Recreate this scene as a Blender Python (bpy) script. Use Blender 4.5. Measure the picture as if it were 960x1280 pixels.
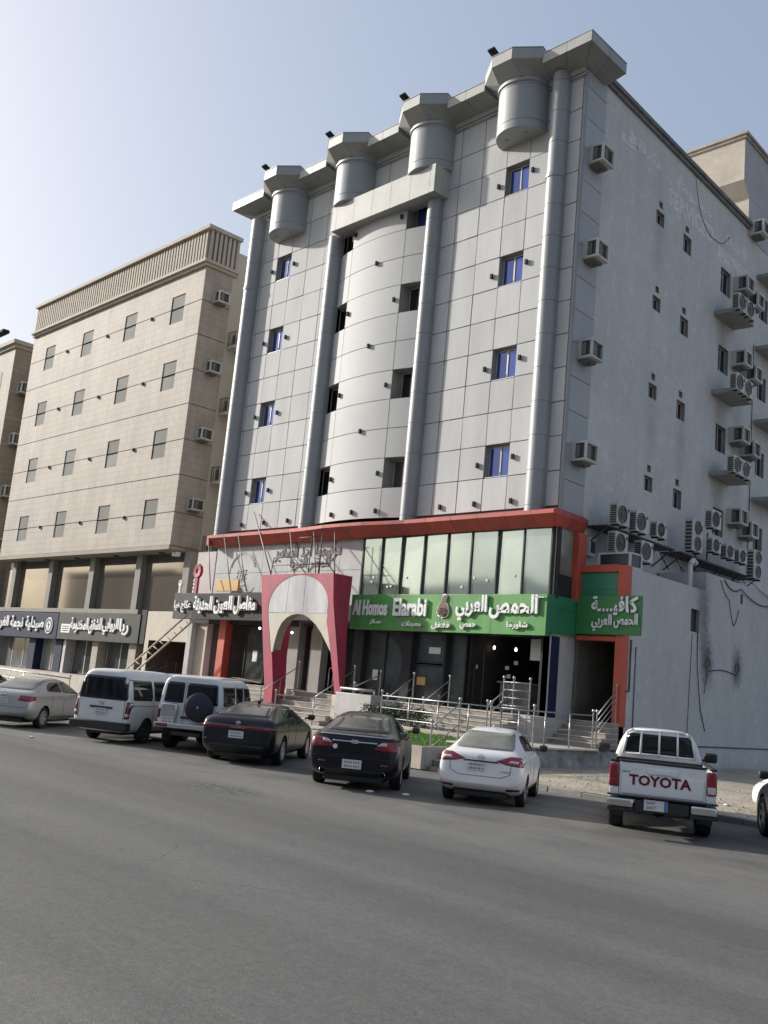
import bpy, bmesh, math, random
from math import sin, cos, pi, radians, sqrt, asin, atan2
from mathutils import Vector, Matrix
from mathutils.bvhtree import BVHTree
random.seed(11)
sc = bpy.context.scene
COL = sc.collection
for o in list(bpy.data.objects):
    bpy.data.objects.remove(o)

# ------------------------------------------------------------------ camera, sky, sun, exposure
YAW, PIT, ROL, FPX = -0.81190208, 0.17455102, 0.09292054, 1233.52
cf = Vector((sin(YAW)*cos(PIT), cos(YAW)*cos(PIT), sin(PIT)))
cr = Vector((cos(YAW), -sin(YAW), 0)); cu = cr.cross(cf)
cr2 = cos(ROL)*cr + sin(ROL)*cu; cu2 = -sin(ROL)*cr + cos(ROL)*cu
camd = bpy.data.cameras.new('camera'); cam = bpy.data.objects.new('camera', camd); COL.objects.link(cam)
M = Matrix((cr2, cu2, -cf)).transposed().to_4x4(); M.translation = Vector((0, 0, 2.15))
cam.matrix_world = M
camd.sensor_width = 36; camd.lens = FPX/1280*36; camd.clip_end = 4000; camd.clip_start = .1
sc.camera = cam
SUN_EL = radians(22.0)
sx, sy = -2.5, -1.0                                   # towards the sun, in plan
world = bpy.data.worlds.new("World"); sc.world = world; world.use_nodes = True
wn = world.node_tree
sky = wn.nodes.new('ShaderNodeTexSky'); sky.sky_type = 'NISHITA'; sky.sun_disc = False
sky.sun_elevation = SUN_EL; sky.sun_rotation = atan2(sx, sy)
sky.air_density = 1.0; sky.dust_density = 5.5; sky.ozone_density = 1.0; sky.altitude = 0
gam = wn.nodes.new('ShaderNodeGamma'); gam.inputs[1].default_value = .57      # hazy air evens out the sky's brightness
hz = wn.nodes.new('ShaderNodeMix'); hz.data_type = 'RGBA'; hz.blend_type = 'MULTIPLY'; hz.inputs[0].default_value = 1; hz.inputs[7].default_value = (1.24, 1.295, 1.41, 1); hz.clamp_result = False
wn.links.new(sky.outputs[0], gam.inputs[0]); wn.links.new(gam.outputs[0], hz.inputs[6]); wn.links.new(hz.outputs[2], wn.nodes['Background'].inputs[0])
wn.nodes['Background'].inputs[1].default_value = 0.15
sund = bpy.data.lights.new('sun', 'SUN'); sun = bpy.data.objects.new('sun', sund); COL.objects.link(sun)
sund.energy = 3.3; sund.angle = radians(1.5); sund.color = (1, .95, .88)
sdir = Vector((sx, sy, 0)).normalized()*cos(SUN_EL) + Vector((0, 0, sin(SUN_EL)))
sun.rotation_euler = (-sdir).to_track_quat('-Z', 'Y').to_euler()
sc.view_settings.view_transform = 'Standard'; sc.view_settings.look = 'None'
sc.view_settings.exposure = 0.80; sc.view_settings.gamma = 1.0
sc.view_settings.use_curve_mapping = False

# ------------------------------------------------------------------ helpers
PW = {}                                               # world matrix of things that parent parts
def tag(o, label=None, cat=None, group=None, kind=None):
    if label: o['label'] = label
    if cat: o['category'] = cat
    if group: o['group'] = group
    if kind: o['kind'] = kind
    return o
def thing(name, label, cat, loc=(0, 0, 0), rz=0, group=None):
    o = bpy.data.objects.new(name, None); COL.objects.link(o)
    o.location = loc; o.rotation_euler = (0, 0, rz); o.empty_display_size = .2
    PW[o.name] = Matrix.Translation(loc) @ Matrix.Rotation(rz, 4, 'Z')
    return tag(o, label, cat, group)
class MB:
    def __init__(s): s.v = []; s.f = []; s.m = []; s.sm = []
    def face(s, pts, mi=0, smooth=False):
        n = len(s.v); s.v += [tuple(p) for p in pts]; s.f.append(tuple(range(n, n+len(pts)))); s.m.append(mi); s.sm.append(smooth)
    def raw(s, vs, fs, mi=0, smooth=False):
        n = len(s.v); s.v += [tuple(p) for p in vs]
        for f in fs: s.f.append(tuple(i+n for i in f)); s.m.append(mi); s.sm.append(smooth)
    def box(s, x0, x1, y0, y1, z0, z1, mi=0, T=None):
        vs = [Vector((x, y, z)) for z in (z0, z1) for y in (y0, y1) for x in (x0, x1)]
        if T: vs = [T @ v for v in vs]
        s.raw(vs, [(0, 2, 3, 1), (4, 5, 7, 6), (0, 1, 5, 4), (2, 6, 7, 3), (0, 4, 6, 2), (1, 3, 7, 5)], mi)
    def cbox(s, x0, x1, y0, y1, z0, z1, c=.02, mi=0, T=None):
        bm = bmesh.new(); bmesh.ops.create_cube(bm, size=1)
        for v in bm.verts: v.co = Vector(((x0+x1)/2+v.co.x*(x1-x0), (y0+y1)/2+v.co.y*(y1-y0), (z0+z1)/2+v.co.z*(z1-z0)))
        bmesh.ops.bevel(bm, geom=bm.edges[:], offset=c, segments=2, affect='EDGES', profile=.5)
        bm.verts.index_update(); n = len(s.f)
        s.raw([(T @ v.co) if T else v.co.copy() for v in bm.verts], [tuple(v.index for v in f.verts) for f in bm.faces], mi, True)
        for i, f in enumerate(bm.faces):
            if max(abs(f.normal.x), abs(f.normal.y), abs(f.normal.z)) > .999: s.sm[n+i] = False
        bm.free()
    def bm(s, bm, mi=0, T=None, smooth=False):
        bm.verts.index_update()
        s.raw([(T @ v.co) if T else v.co.copy() for v in bm.verts], [tuple(v.index for v in f.verts) for f in bm.faces], mi, smooth)
    def ring(s, c, r, ax, n, ph=0):
        a = ax.normalized(); u = a.orthogonal().normalized(); w = a.cross(u)
        return [c + u*(r*cos(2*pi*i/n+ph)) + w*(r*sin(2*pi*i/n+ph)) for i in range(n)]
    def tube(s, p0, p1, r, n=8, mi=0, r1=None, cap=True):
        p0 = Vector(p0); p1 = Vector(p1); r1 = r if r1 is None else r1; ax = p1-p0
        a = ax.normalized(); u = a.orthogonal().normalized(); w = a.cross(u)
        A = [p0+u*(r*cos(2*pi*i/n))+w*(r*sin(2*pi*i/n)) for i in range(n)]
        B = [p1+u*(r1*cos(2*pi*i/n))+w*(r1*sin(2*pi*i/n)) for i in range(n)]
        s.raw(A+B, [(i, (i+1) % n, n+(i+1) % n, n+i) for i in range(n)], mi, True)
        if cap: s.face(A[::-1], mi); s.face(B, mi)
    def path(s, pts, r, n=6, mi=0):
        for a, b in zip(pts, pts[1:]): s.tube(a, b, r, n, mi)
    def lathe(s, prof, c=(0, 0, 0), n=16, a0=0, a1=2*pi, mi=0, axis='Z', smooth=True, T=None):
        full = abs(a1-a0-2*pi) < 1e-6; k = n if full else n+1; vs = []
        for r, z in prof:
            for i in range(k):
                a = a0+(a1-a0)*i/n
                if axis == 'Z': p = Vector((c[0]+r*cos(a), c[1]+r*sin(a), c[2]+z))
                else: p = Vector((c[0]+r*cos(a), c[1]+z, c[2]+r*sin(a)))
                vs.append(T @ p if T else p)
        fs = []
        for j in range(len(prof)-1):
            for i in range(n):
                i2 = (i+1) % k; fs.append((j*k+i, j*k+i2, (j+1)*k+i2, (j+1)*k+i))
        s.raw(vs, fs, mi, smooth)
    def prism(s, poly, fn, h0, h1, mi=0, mi2=None):
        """poly: 2-D outline, fn(p, h) -> 3-D"""
        A = [fn(p, h0) for p in poly]; B = [fn(p, h1) for p in poly]; n = len(poly)
        s.face(A, mi); s.face(B[::-1], mi)
        for i in range(n): s.face([A[i], B[i], B[(i+1) % n], A[(i+1) % n]], mi if mi2 is None else mi2)
    def mesh(s, mats, X=None, fix=True):
        me = bpy.data.meshes.new('m'); me.from_pydata(s.v, [], s.f)
        for m in mats: me.materials.append(m)
        me.polygons.foreach_set('material_index', s.m); me.polygons.foreach_set('use_smooth', s.sm)
        if X is not None: me.transform(X)
        if fix:
            bm = bmesh.new(); bm.from_mesh(me); bmesh.ops.remove_doubles(bm, verts=bm.verts[:], dist=1e-5)
            bmesh.ops.recalc_face_normals(bm, faces=bm.faces[:])
            if any(s.sm):
                for e in bm.edges:
                    if len(e.link_faces) == 2 and e.calc_face_angle(0) > .7: e.smooth = False
            bm.to_mesh(me); bm.free()
        me.update(); return me
    def build(s, name, mats, parent=None, world=False, label=None, cat=None, group=None, kind=None, origin=None, top=None, fix=True):
        """world: vertices are world coordinates, taken into the frame of the parent thing (top: the thing of a sub-part)"""
        if not isinstance(mats, (list, tuple)): mats = [mats]
        X = None
        if world and parent is not None: X = PW[(top or parent).name].inverted()
        if origin is not None: X = Matrix.Translation(-Vector(origin))
        me = s.mesh(mats, X, fix); me.name = name
        o = bpy.data.objects.new(name, me); COL.objects.link(o)
        if parent is not None: o.parent = parent
        if origin is not None: o.location = origin
        return tag(o, label, cat, group, kind)
def copy_tree(o, parent=None):
    c = o.copy(); COL.objects.link(c)
    if parent is not None: c.parent = parent
    for k in kids(o): copy_tree(k, c)
    return c
KIDS = {}
def kids(o): return [k for k in COL.objects if k.parent is o]
def dup(o, loc, rz=None, label=None, scale=None):
    c = copy_tree(o); c.location = loc
    if rz is not None: c.rotation_euler = (0, 0, rz)
    if label: c['label'] = label
    if scale: c.scale = (scale, scale, scale)
    return c
def holed(mb, u0, u1, v0, v1, holes, P, depth, mi=0, mr=None):
    """a wall u0..u1 x v0..v1 with rectangular holes and reveals; P(u, v, d) -> 3-D, d inwards"""
    us = sorted({u0, u1, *[min(max(h[i], u0), u1) for h in holes for i in (0, 1)]})
    vs = sorted({v0, v1, *[min(max(h[i], v0), v1) for h in holes for i in (2, 3)]})
    for a, b in zip(us, us[1:]):
        run = None
        for c, d in zip(vs, vs[1:]):
            cu_, cv = (a+b)/2, (c+d)/2
            if any(h[0] < cu_ < h[1] and h[2] < cv < h[3] for h in holes): continue
            mb.face([P(a, c, 0), P(b, c, 0), P(b, d, 0), P(a, d, 0)], mi)
    mr = mi if mr is None else mr
    for a, b, c, d in holes:
        a, b = max(a, u0), min(b, u1); c, d = max(c, v0), min(d, v1)
        for p, q in (((a, c), (b, c)), ((b, c), (b, d)), ((b, d), (a, d)), ((a, d), (a, c))):
            mb.face([P(*p, 0), P(*q, 0), P(*q, depth), P(*p, depth)], mr)

# ------------------------------------------------------------------ materials
def pmat(name, col, rough=.6, metal=0., var=.12, vs=1.5, fine=0., fs=25., bump=0., bs=30., coat=0., rnd=0., spec=.5, vcol=None, stretch=None, emit=None):
    m = bpy.data.materials.new(name); m.use_nodes = True; n = m.node_tree.nodes; L = m.node_tree.links
    b = n['Principled BSDF']; b.inputs['Roughness'].default_value = rough; b.inputs['Metallic'].default_value = metal
    b.inputs['Coat Weight'].default_value = coat; b.inputs['Coat Roughness'].default_value = .06
    b.inputs['Specular IOR Level'].default_value = spec
    if emit: b.inputs['Emission Color'].default_value = (*col, 1); b.inputs['Emission Strength'].default_value = emit
    g = n.new('ShaderNodeNewGeometry'); src = g.outputs['Position']
    if stretch:
        mp = n.new('ShaderNodeMapping'); mp.inputs['Scale'].default_value = stretch; L.new(src, mp.inputs[0]); src = mp.outputs[0]
    t = n.new('ShaderNodeTexNoise'); t.inputs['Scale'].default_value = vs; t.inputs['Detail'].default_value = 5; t.inputs['Roughness'].default_value = .62
    L.new(src, t.inputs['Vector'])
    rmp = n.new('ShaderNodeMapRange'); rmp.inputs[1].default_value = .32; rmp.inputs[2].default_value = .68
    L.new(t.outputs[0], rmp.inputs[0])
    mx = n.new('ShaderNodeMix'); mx.data_type = 'RGBA'
    c2 = vcol or col
    mx.inputs[6].default_value = (*[c*(1-var) for c in c2], 1); mx.inputs[7].default_value = (*[min(1, c*(1+var)) for c in col], 1)
    L.new(rmp.outputs[0], mx.inputs[0]); out = mx.outputs[2]
    def mul(out, val, a, lo, hi):
        r = n.new('ShaderNodeMapRange'); r.inputs[3].default_value = lo; r.inputs[4].default_value = hi; L.new(val, r.inputs[0])
        k = n.new('ShaderNodeMix'); k.data_type = 'RGBA'; k.blend_type = 'MULTIPLY'; k.inputs[0].default_value = 1
        L.new(out, k.inputs[6]); L.new(r.outputs[0], k.inputs[7]); return k.outputs[2]
    if fine:
        t2 = n.new('ShaderNodeTexNoise'); t2.inputs['Scale'].default_value = fs; t2.inputs['Detail'].default_value = 3
        L.new(g.outputs['Position'], t2.inputs['Vector']); out = mul(out, t2.outputs[0], 0, 1-fine, 1+fine)
    if rnd:
        oi = n.new('ShaderNodeObjectInfo'); out = mul(out, oi.outputs['Random'], 0, 1-rnd, 1+rnd)
    L.new(out, b.inputs['Base Color'])
    if bump:
        t3 = n.new('ShaderNodeTexNoise'); t3.inputs['Scale'].default_value = bs; t3.inputs['Detail'].default_value = 4
        L.new(g.outputs['Position'], t3.inputs['Vector'])
        bp = n.new('ShaderNodeBump'); bp.inputs['Strength'].default_value = bump; bp.inputs['Distance'].default_value = .02
        L.new(t3.outputs[0], bp.inputs['Height']); L.new(bp.outputs[0], b.inputs['Normal'])
    m['out'] = 1
    return m
clad = pmat('aluminium cladding', (.46, .46, .45), .68, .0, .09, 1.1, rnd=.07, spec=.2, stretch=(1, 1, .22))
cladb = pmat('aluminium cladding bulge', (.50, .50, .485), .65, .0, .05, .35, rnd=.03, spec=.2)
clads = pmat('cladding in grey', (.34, .345, .355), .6, .0, .07, .6, rnd=.06)
alu = pmat('brushed aluminium', (.26, .27, .275), .5, .12, .06, .5)
drumm = pmat('drum aluminium', (.29, .30, .30), .5, .1, .07, .6)
corn = pmat('cornice aluminium', (.30, .305, .29), .5, .3, .10, .8, rnd=.06)
bandm = pmat('band composite', (.42, .42, .39), .6, .05, .10, 1.2, rnd=.05)
joint = pmat('joint shadow gap', (.09, .09, .09), .9)
reveal = pmat('reveal grey', (.25, .24, .22), .7)
framem = pmat('window frame', (.42, .40, .38), .5, .2)
blueg = pmat('blue tinted glass', (.05, .085, .30), .10, .35, .15, .7, spec=.8)
darkg = pmat('dark glass', (.012, .014, .02), .08, 0, .2, .8, spec=.8)
brownw = pmat('brown glass', (.07, .055, .045), .15, 0, .2, 1, spec=.6)
redc = pmat('red composite canopy', (.40, .055, .037), .6, .0, .22, 1.6, rnd=.10, stretch=(1, 1, .4), vcol=(.33, .075, .055))
redp = pmat('orange red paint', (.50, .085, .05), .55, 0, .12, 1.3)
arch_red = pmat('crimson composite', (.35, .024, .055), .6, 0, .2, 2.2, stretch=(1, 1, .3), vcol=(.30, .045, .07))
arch_white = pmat('arch white panel', (.50, .50, .50), .7, 0, .18, 2.2, stretch=(1, 1, .3))
arch_cream = pmat('arch cream panel', (.50, .46, .37), .65, 0, .08, 1.2)
plaster = pmat('whitewashed board', (.42, .42, .405), .7, 0, .10, 1.5)
paleg = pmat('pale green mirror glass', (.41, .48, .445), .07, .72, .10, .5, spec=.8)
greens = pmat('green sign face', (.075, .27, .055), .5, 0, .16, 1.8, stretch=(1, 1, .3), vcol=(.085, .24, .065), rnd=.04)
greend = pmat('dark green composite', (.035, .21, .11), .4, 0, .15, .9)
white = pmat('white letters', (.75, .75, .73), .55, 0, .06, 4)
blackb = pmat('charcoal board', (.035, .036, .037), .6, 0, .2, 1.2, spec=.15)
greyb = pmat('dark grey board', (.075, .075, .072), .6, 0, .2, 1.2, spec=.15)
navyb = pmat('navy board', (.02, .026, .06), .6, 0, .2, 1.2, spec=.15)
shopg = pmat('shop glass', (.085, .09, .086), .06, .30, .35, .9, spec=.8)
steel = pmat('stainless steel', (.36, .355, .34), .38, .7, .06, 3)
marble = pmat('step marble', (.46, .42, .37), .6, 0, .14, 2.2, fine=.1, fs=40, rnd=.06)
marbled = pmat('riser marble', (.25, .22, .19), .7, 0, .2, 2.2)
concrete = pmat('rough concrete', (.27, .26, .245), .85, 0, .55, 1.6, fine=.35, fs=14, bump=.5, bs=9)
acw = pmat('air conditioner enamel', (.50, .48, .44), .5, 0, .12, 2.5, rnd=.12)
acd = pmat('condenser fins', (.045, .045, .045), .7, 0, .3, 20)
acfan = pmat('fan grille grey', (.13, .13, .125), .6, 0, .15, 8)
lampd = pmat('lamp black', (.028, .028, .028), .8, spec=.2)
bulb = pmat('lit bulb', (1, .95, .85), .5, emit=2.0)
wood = pmat('aged timber', (.42, .37, .30), .7, 0, .2, 3)
rubber = pmat('tyre rubber', (.018, .018, .019), .85, 0, .2, 6)
alloy = pmat('alloy rim', (.36, .36, .37), .35, .7, .1, 6)
alloyd = pmat('dark rim', (.05, .05, .055), .45, .4, .1, 6)
blackp = pmat('black plastic', (.022, .022, .023), .55, 0, .2, 6)
chrome = pmat('chrome', (.6, .6, .6), .15, .95, .05, 3)
carw = pmat('white paint', (.74, .74, .73), .35, 0, .05, 1.5, coat=.5)
carw2 = pmat('dusty white paint', (.68, .67, .65), .4, 0, .06, 1.5, coat=.35)
carsil = pmat('silver paint', (.40, .40, .385), .4, .35, .05, 1.5, coat=.5)
carblk = pmat('black paint', (.006, .006, .008), .3, 0, .3, 1.5, coat=.25, spec=.3)
carnavy = pmat('dark blue grey paint', (.009, .010, .016), .3, 0, .3, 1.5, coat=.3, spec=.3)
autog = pmat('car glass', (.012, .014, .016), .05, 0, .2, 2, spec=.45)
dustg = pmat('dusty car glass', (.20, .20, .17), .25, 0, .25, 1.6, spec=.6)  # dust and reflection on the rear glass, both put into its pale colour
dustg2 = pmat('hazed car glass', (.065, .062, .055), .12, 0, .3, 1.6, spec=.7)
tailr = pmat('red lamp lens', (.22, .007, .016), .2, 0, .15, 8, coat=.7)
taild = pmat('dark red lamp lens', (.12, .006, .010), .2, 0, .15, 8, coat=.7)
tailw = pmat('clear lamp lens', (.55, .50, .50), .25, 0, .15, 8, coat=.6)
platew = pmat('plate white', (.62, .62, .60), .5, 0, .05, 6)
plateb = pmat('plate blue', (.05, .16, .42), .5)
platet = pmat('plate characters', (.16, .16, .17), .6)
letr = pmat('maroon lettering', (.13, .006, .028), .6, spec=.3)
coverb = pmat('spare wheel vinyl', (.012, .014, .028), .5, 0, .25, 3)
goldl = pmat('bronze emblem', (.13, .075, .045), .5, .1, .25, 6)
yellows = pmat('yellow sign', (.55, .33, .10), .6, 0, .12, 2)
cableb = pmat('black cable', (.02, .02, .02), .7)
sandm = None

# surfaces of their own
def nodes_of(name):
    m = bpy.data.materials.new(name); m.use_nodes = True
    return m, m.node_tree.nodes, m.node_tree.links, m.node_tree.nodes['Principled BSDF']
def noise(n, L, src, scale, detail=4, rough=.6, lo=.3, hi=.7):
    t = n.new('ShaderNodeTexNoise'); t.inputs['Scale'].default_value = scale; t.inputs['Detail'].default_value = detail; t.inputs['Roughness'].default_value = rough
    L.new(src, t.inputs['Vector']); r = n.new('ShaderNodeMapRange'); r.inputs[1].default_value = lo; r.inputs[2].default_value = hi
    L.new(t.outputs[0], r.inputs[0]); return r.outputs[0]
def mixc(n, L, f, a, b, mode='MIX'):
    k = n.new('ShaderNodeMix'); k.data_type = 'RGBA'; k.blend_type = mode
    for i, v in ((0, f), (6, a), (7, b)):
        if isinstance(v, (int, float)): k.inputs[i].default_value = v
        elif isinstance(v, tuple): k.inputs[i].default_value = (*v, 1)
        else: L.new(v, k.inputs[i])
    return k.outputs[2]
def scaled(n, L, src, s, rot=0):
    mp = n.new('ShaderNodeMapping'); mp.inputs['Scale'].default_value = s; mp.inputs['Rotation'].default_value = (0, 0, rot); L.new(src, mp.inputs[0]); return mp.outputs[0]
def bumpn(n, L, b, h, st, dist=.02):
    bp = n.new('ShaderNodeBump'); bp.inputs['Strength'].default_value = st; bp.inputs['Distance'].default_value = dist
    L.new(h, bp.inputs['Height']); L.new(bp.outputs[0], b.inputs['Normal'])
def asphalt():
    m, n, L, b = nodes_of('asphalt'); p = n.new('ShaderNodeNewGeometry').outputs['Position']
    big = noise(n, L, p, .16, 5); mid = noise(n, L, p, 1.3, 6); fine = noise(n, L, p, 85, 3, .7, .25, .75)
    streak = noise(n, L, scaled(n, L, p, (.05, 1.1, 1)), 1.2, 5)
    dust = noise(n, L, scaled(n, L, p, (.22, .22, 1)), .8, 6, .7, .45, .75)
    c = mixc(n, L, big, (.086, .086, .080), (.126, .124, .114))
    c = mixc(n, L, .35, c, mixc(n, L, streak, (.07, .07, .068), (.13, .128, .12)))
    c = mixc(n, L, mixc(n, L, .5, dust, mid), c, (.125, .12, .108))
    trk = n.new('ShaderNodeTexNoise'); trk.inputs['Scale'].default_value = 1; trk.inputs['Detail'].default_value = 3; L.new(scaled(n, L, p, (.012, .55, 0), .03), trk.inputs['Vector'])
    tm = n.new('ShaderNodeMapRange'); tm.inputs[1].default_value = .35; tm.inputs[2].default_value = .65; tm.inputs[3].default_value = .80; tm.inputs[4].default_value = 1.2; L.new(trk.outputs[0], tm.inputs[0])
    c = mixc(n, L, 1.0, c, tm.outputs[0], 'MULTIPLY')
    dr = n.new('ShaderNodeTexVoronoi'); dr.inputs['Scale'].default_value = 1.3; dr.inputs['Randomness'].default_value = 1; L.new(p, dr.inputs['Vector'])
    dm = n.new('ShaderNodeMapRange'); dm.inputs[1].default_value = .075; dm.inputs[2].default_value = .04; dm.inputs[3].default_value = 0; dm.inputs[4].default_value = .5; L.new(dr.outputs['Distance'], dm.inputs[0])
    dk = n.new('ShaderNodeMath'); dk.operation = 'MULTIPLY'; L.new(dm.outputs[0], dk.inputs[0]); L.new(noise(n, L, p, .5, 3, .5, .48, .6), dk.inputs[1])
    c = mixc(n, L, dk.outputs[0], c, (.05, .049, .047))
    c = mixc(n, L, 1.0, c, mixc(n, L, fine, (.40, .40, .40), (1.6, 1.6, 1.6)), 'MULTIPLY')
    c = mixc(n, L, 1.0, c, mixc(n, L, noise(n, L, p, 22, 4, .75), (.74, .74, .74), (1.26, 1.26, 1.26)), 'MULTIPLY')
    c = mixc(n, L, 1.0, c, mixc(n, L, noise(n, L, p, 7, 3, .8), (.86, .86, .86), (1.14, 1.14, 1.14)), 'MULTIPLY')
    # worn, dusty strip where cars park
    sep = n.new('ShaderNodeSeparateXYZ'); L.new(p, sep.inputs[0])
    r = n.new('ShaderNodeMapRange'); r.inputs[1].default_value = 10.5; r.inputs[2].default_value = 13.5; L.new(sep.outputs[1], r.inputs[0])
    patch = noise(n, L, scaled(n, L, p, (.5, .8, 1)), 1.0, 6, .65, .38, .62)
    k = n.new('ShaderNodeMath'); k.operation = 'MULTIPLY'; L.new(r.outputs[0], k.inputs[0]); L.new(patch, k.inputs[1])
    k2 = n.new('ShaderNodeMath'); k2.operation = 'MULTIPLY'; k2.inputs[1].default_value = .55; L.new(k.outputs[0], k2.inputs[0])
    c = mixc(n, L, k2.outputs[0], c, (.20, .185, .160))
    oil = noise(n, L, scaled(n, L, p, (.55, .9, 1)), .9, 4, .6, .60, .74)
    kk = n.new('ShaderNodeMath'); kk.operation = 'MULTIPLY'; L.new(oil, kk.inputs[0]); L.new(r.outputs[0], kk.inputs[1])
    kk2 = n.new('ShaderNodeMath'); kk2.operation = 'MULTIPLY'; kk2.inputs[1].default_value = .6; L.new(kk.outputs[0], kk2.inputs[0])
    c = mixc(n, L, kk2.outputs[0], c, (.055, .054, .052))
    wob = n.new('ShaderNodeTexNoise'); wob.inputs['Scale'].default_value = .6; L.new(p, wob.inputs['Vector'])
    wv = n.new('ShaderNodeVectorMath'); wv.operation = 'MULTIPLY_ADD'; L.new(wob.outputs['Color'], wv.inputs[0]); wv.inputs[1].default_value = (1.6, 1.6, 0); L.new(p, wv.inputs[2])
    vo = n.new('ShaderNodeTexVoronoi'); vo.feature = 'DISTANCE_TO_EDGE'; vo.inputs['Scale'].default_value = .22; L.new(wv.outputs[0], vo.inputs['Vector'])
    cr_ = n.new('ShaderNodeMapRange'); cr_.inputs[1].default_value = .0; cr_.inputs[2].default_value = .005; cr_.inputs[3].default_value = .55; cr_.inputs[4].default_value = 0; L.new(vo.outputs['Distance'], cr_.inputs[0])
    km = n.new('ShaderNodeMath'); km.operation = 'MULTIPLY'; L.new(cr_.outputs[0], km.inputs[0]); L.new(noise(n, L, p, .25, 3, .5, .5, .65), km.inputs[1])
    c = mixc(n, L, km.outputs[0], c, (.045, .044, .042))
    pv = n.new('ShaderNodeVectorMath'); pv.operation = 'SUBTRACT'; L.new(p, pv.inputs[0]); pv.inputs[1].default_value = (-15.7, 11.3, 0)
    pm = n.new('ShaderNodeVectorMath'); pm.operation = 'MULTIPLY'; L.new(pv.outputs[0], pm.inputs[0]); pm.inputs[1].default_value = (.8, 1.5, 1)
    pl_ = n.new('ShaderNodeVectorMath'); pl_.operation = 'LENGTH'; L.new(pm.outputs[0], pl_.inputs[0])
    pr_ = n.new('ShaderNodeMapRange'); pr_.inputs[1].default_value = 1.1; pr_.inputs[2].default_value = .5; L.new(pl_.outputs['Value'], pr_.inputs[0])
    pk = n.new('ShaderNodeMath'); pk.operation = 'MULTIPLY'; L.new(pr_.outputs[0], pk.inputs[0]); L.new(noise(n, L, p, 8, 3, .6, .45, .55), pk.inputs[1])
    c = mixc(n, L, pk.outputs[0], c, (.05, .05, .048))
    L.new(c, b.inputs['Base Color']); b.inputs['Roughness'].default_value = .82
    bumpn(n, L, b, fine, .45, .008); return m
def sand():
    m, n, L, b = nodes_of('dusty pavement'); p = n.new('ShaderNodeNewGeometry').outputs['Position']
    c = mixc(n, L, noise(n, L, p, .7, 6), (.26, .225, .175), (.44, .38, .29))
    c = mixc(n, L, 1.0, c, mixc(n, L, noise(n, L, p, 18, 4), (.78, .78, .78), (1.2, 1.2, 1.2)), 'MULTIPLY')
    L.new(c, b.inputs['Base Color']); b.inputs['Roughness'].default_value = .9
    bumpn(n, L, b, noise(n, L, p, 9, 5), .7, .03); return m
def stone(name, c1, c2, sc_=1.0):
    m, n, L, b = nodes_of(name); p = n.new('ShaderNodeNewGeometry').outputs['Position']
    sep = n.new('ShaderNodeSeparateXYZ'); L.new(p, sep.inputs[0])
    ad = n.new('ShaderNodeMath'); ad.operation = 'ADD'; L.new(sep.outputs[0], ad.inputs[0]); L.new(sep.outputs[1], ad.inputs[1])
    cb = n.new('ShaderNodeCombineXYZ'); L.new(ad.outputs[0], cb.inputs[0]); L.new(sep.outputs[2], cb.inputs[1])
    br = n.new('ShaderNodeTexBrick'); br.inputs['Scale'].default_value = 1.0; br.inputs['Brick Width'].default_value = .8; br.inputs['Row Height'].default_value = .4
    br.inputs['Mortar Size'].default_value = .012; br.inputs['Bias'].default_value = 0
    br.inputs['Color1'].default_value = (*c1, 1); br.inputs['Color2'].default_value = (*c2, 1); br.inputs['Mortar'].default_value = (*[c*.72 for c in c1], 1)
    L.new(cb.outputs[0], br.inputs['Vector'])
    c = mixc(n, L, 1.0, br.outputs[0], mixc(n, L, noise(n, L, p, .5, 6), (.86, .86, .86), (1.1, 1.1, 1.1)), 'MULTIPLY')
    c = mixc(n, L, 1.0, c, mixc(n, L, noise(n, L, scaled(n, L, p, (1, 1, .12)), 1.6, 5), (.9, .89, .87), (1.06, 1.06, 1.06)), 'MULTIPLY')
    L.new(c, b.inputs['Base Color']); b.inputs['Roughness'].default_value = .72
    bumpn(n, L, b, br.outputs['Fac'], -.4, .01); return m
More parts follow.
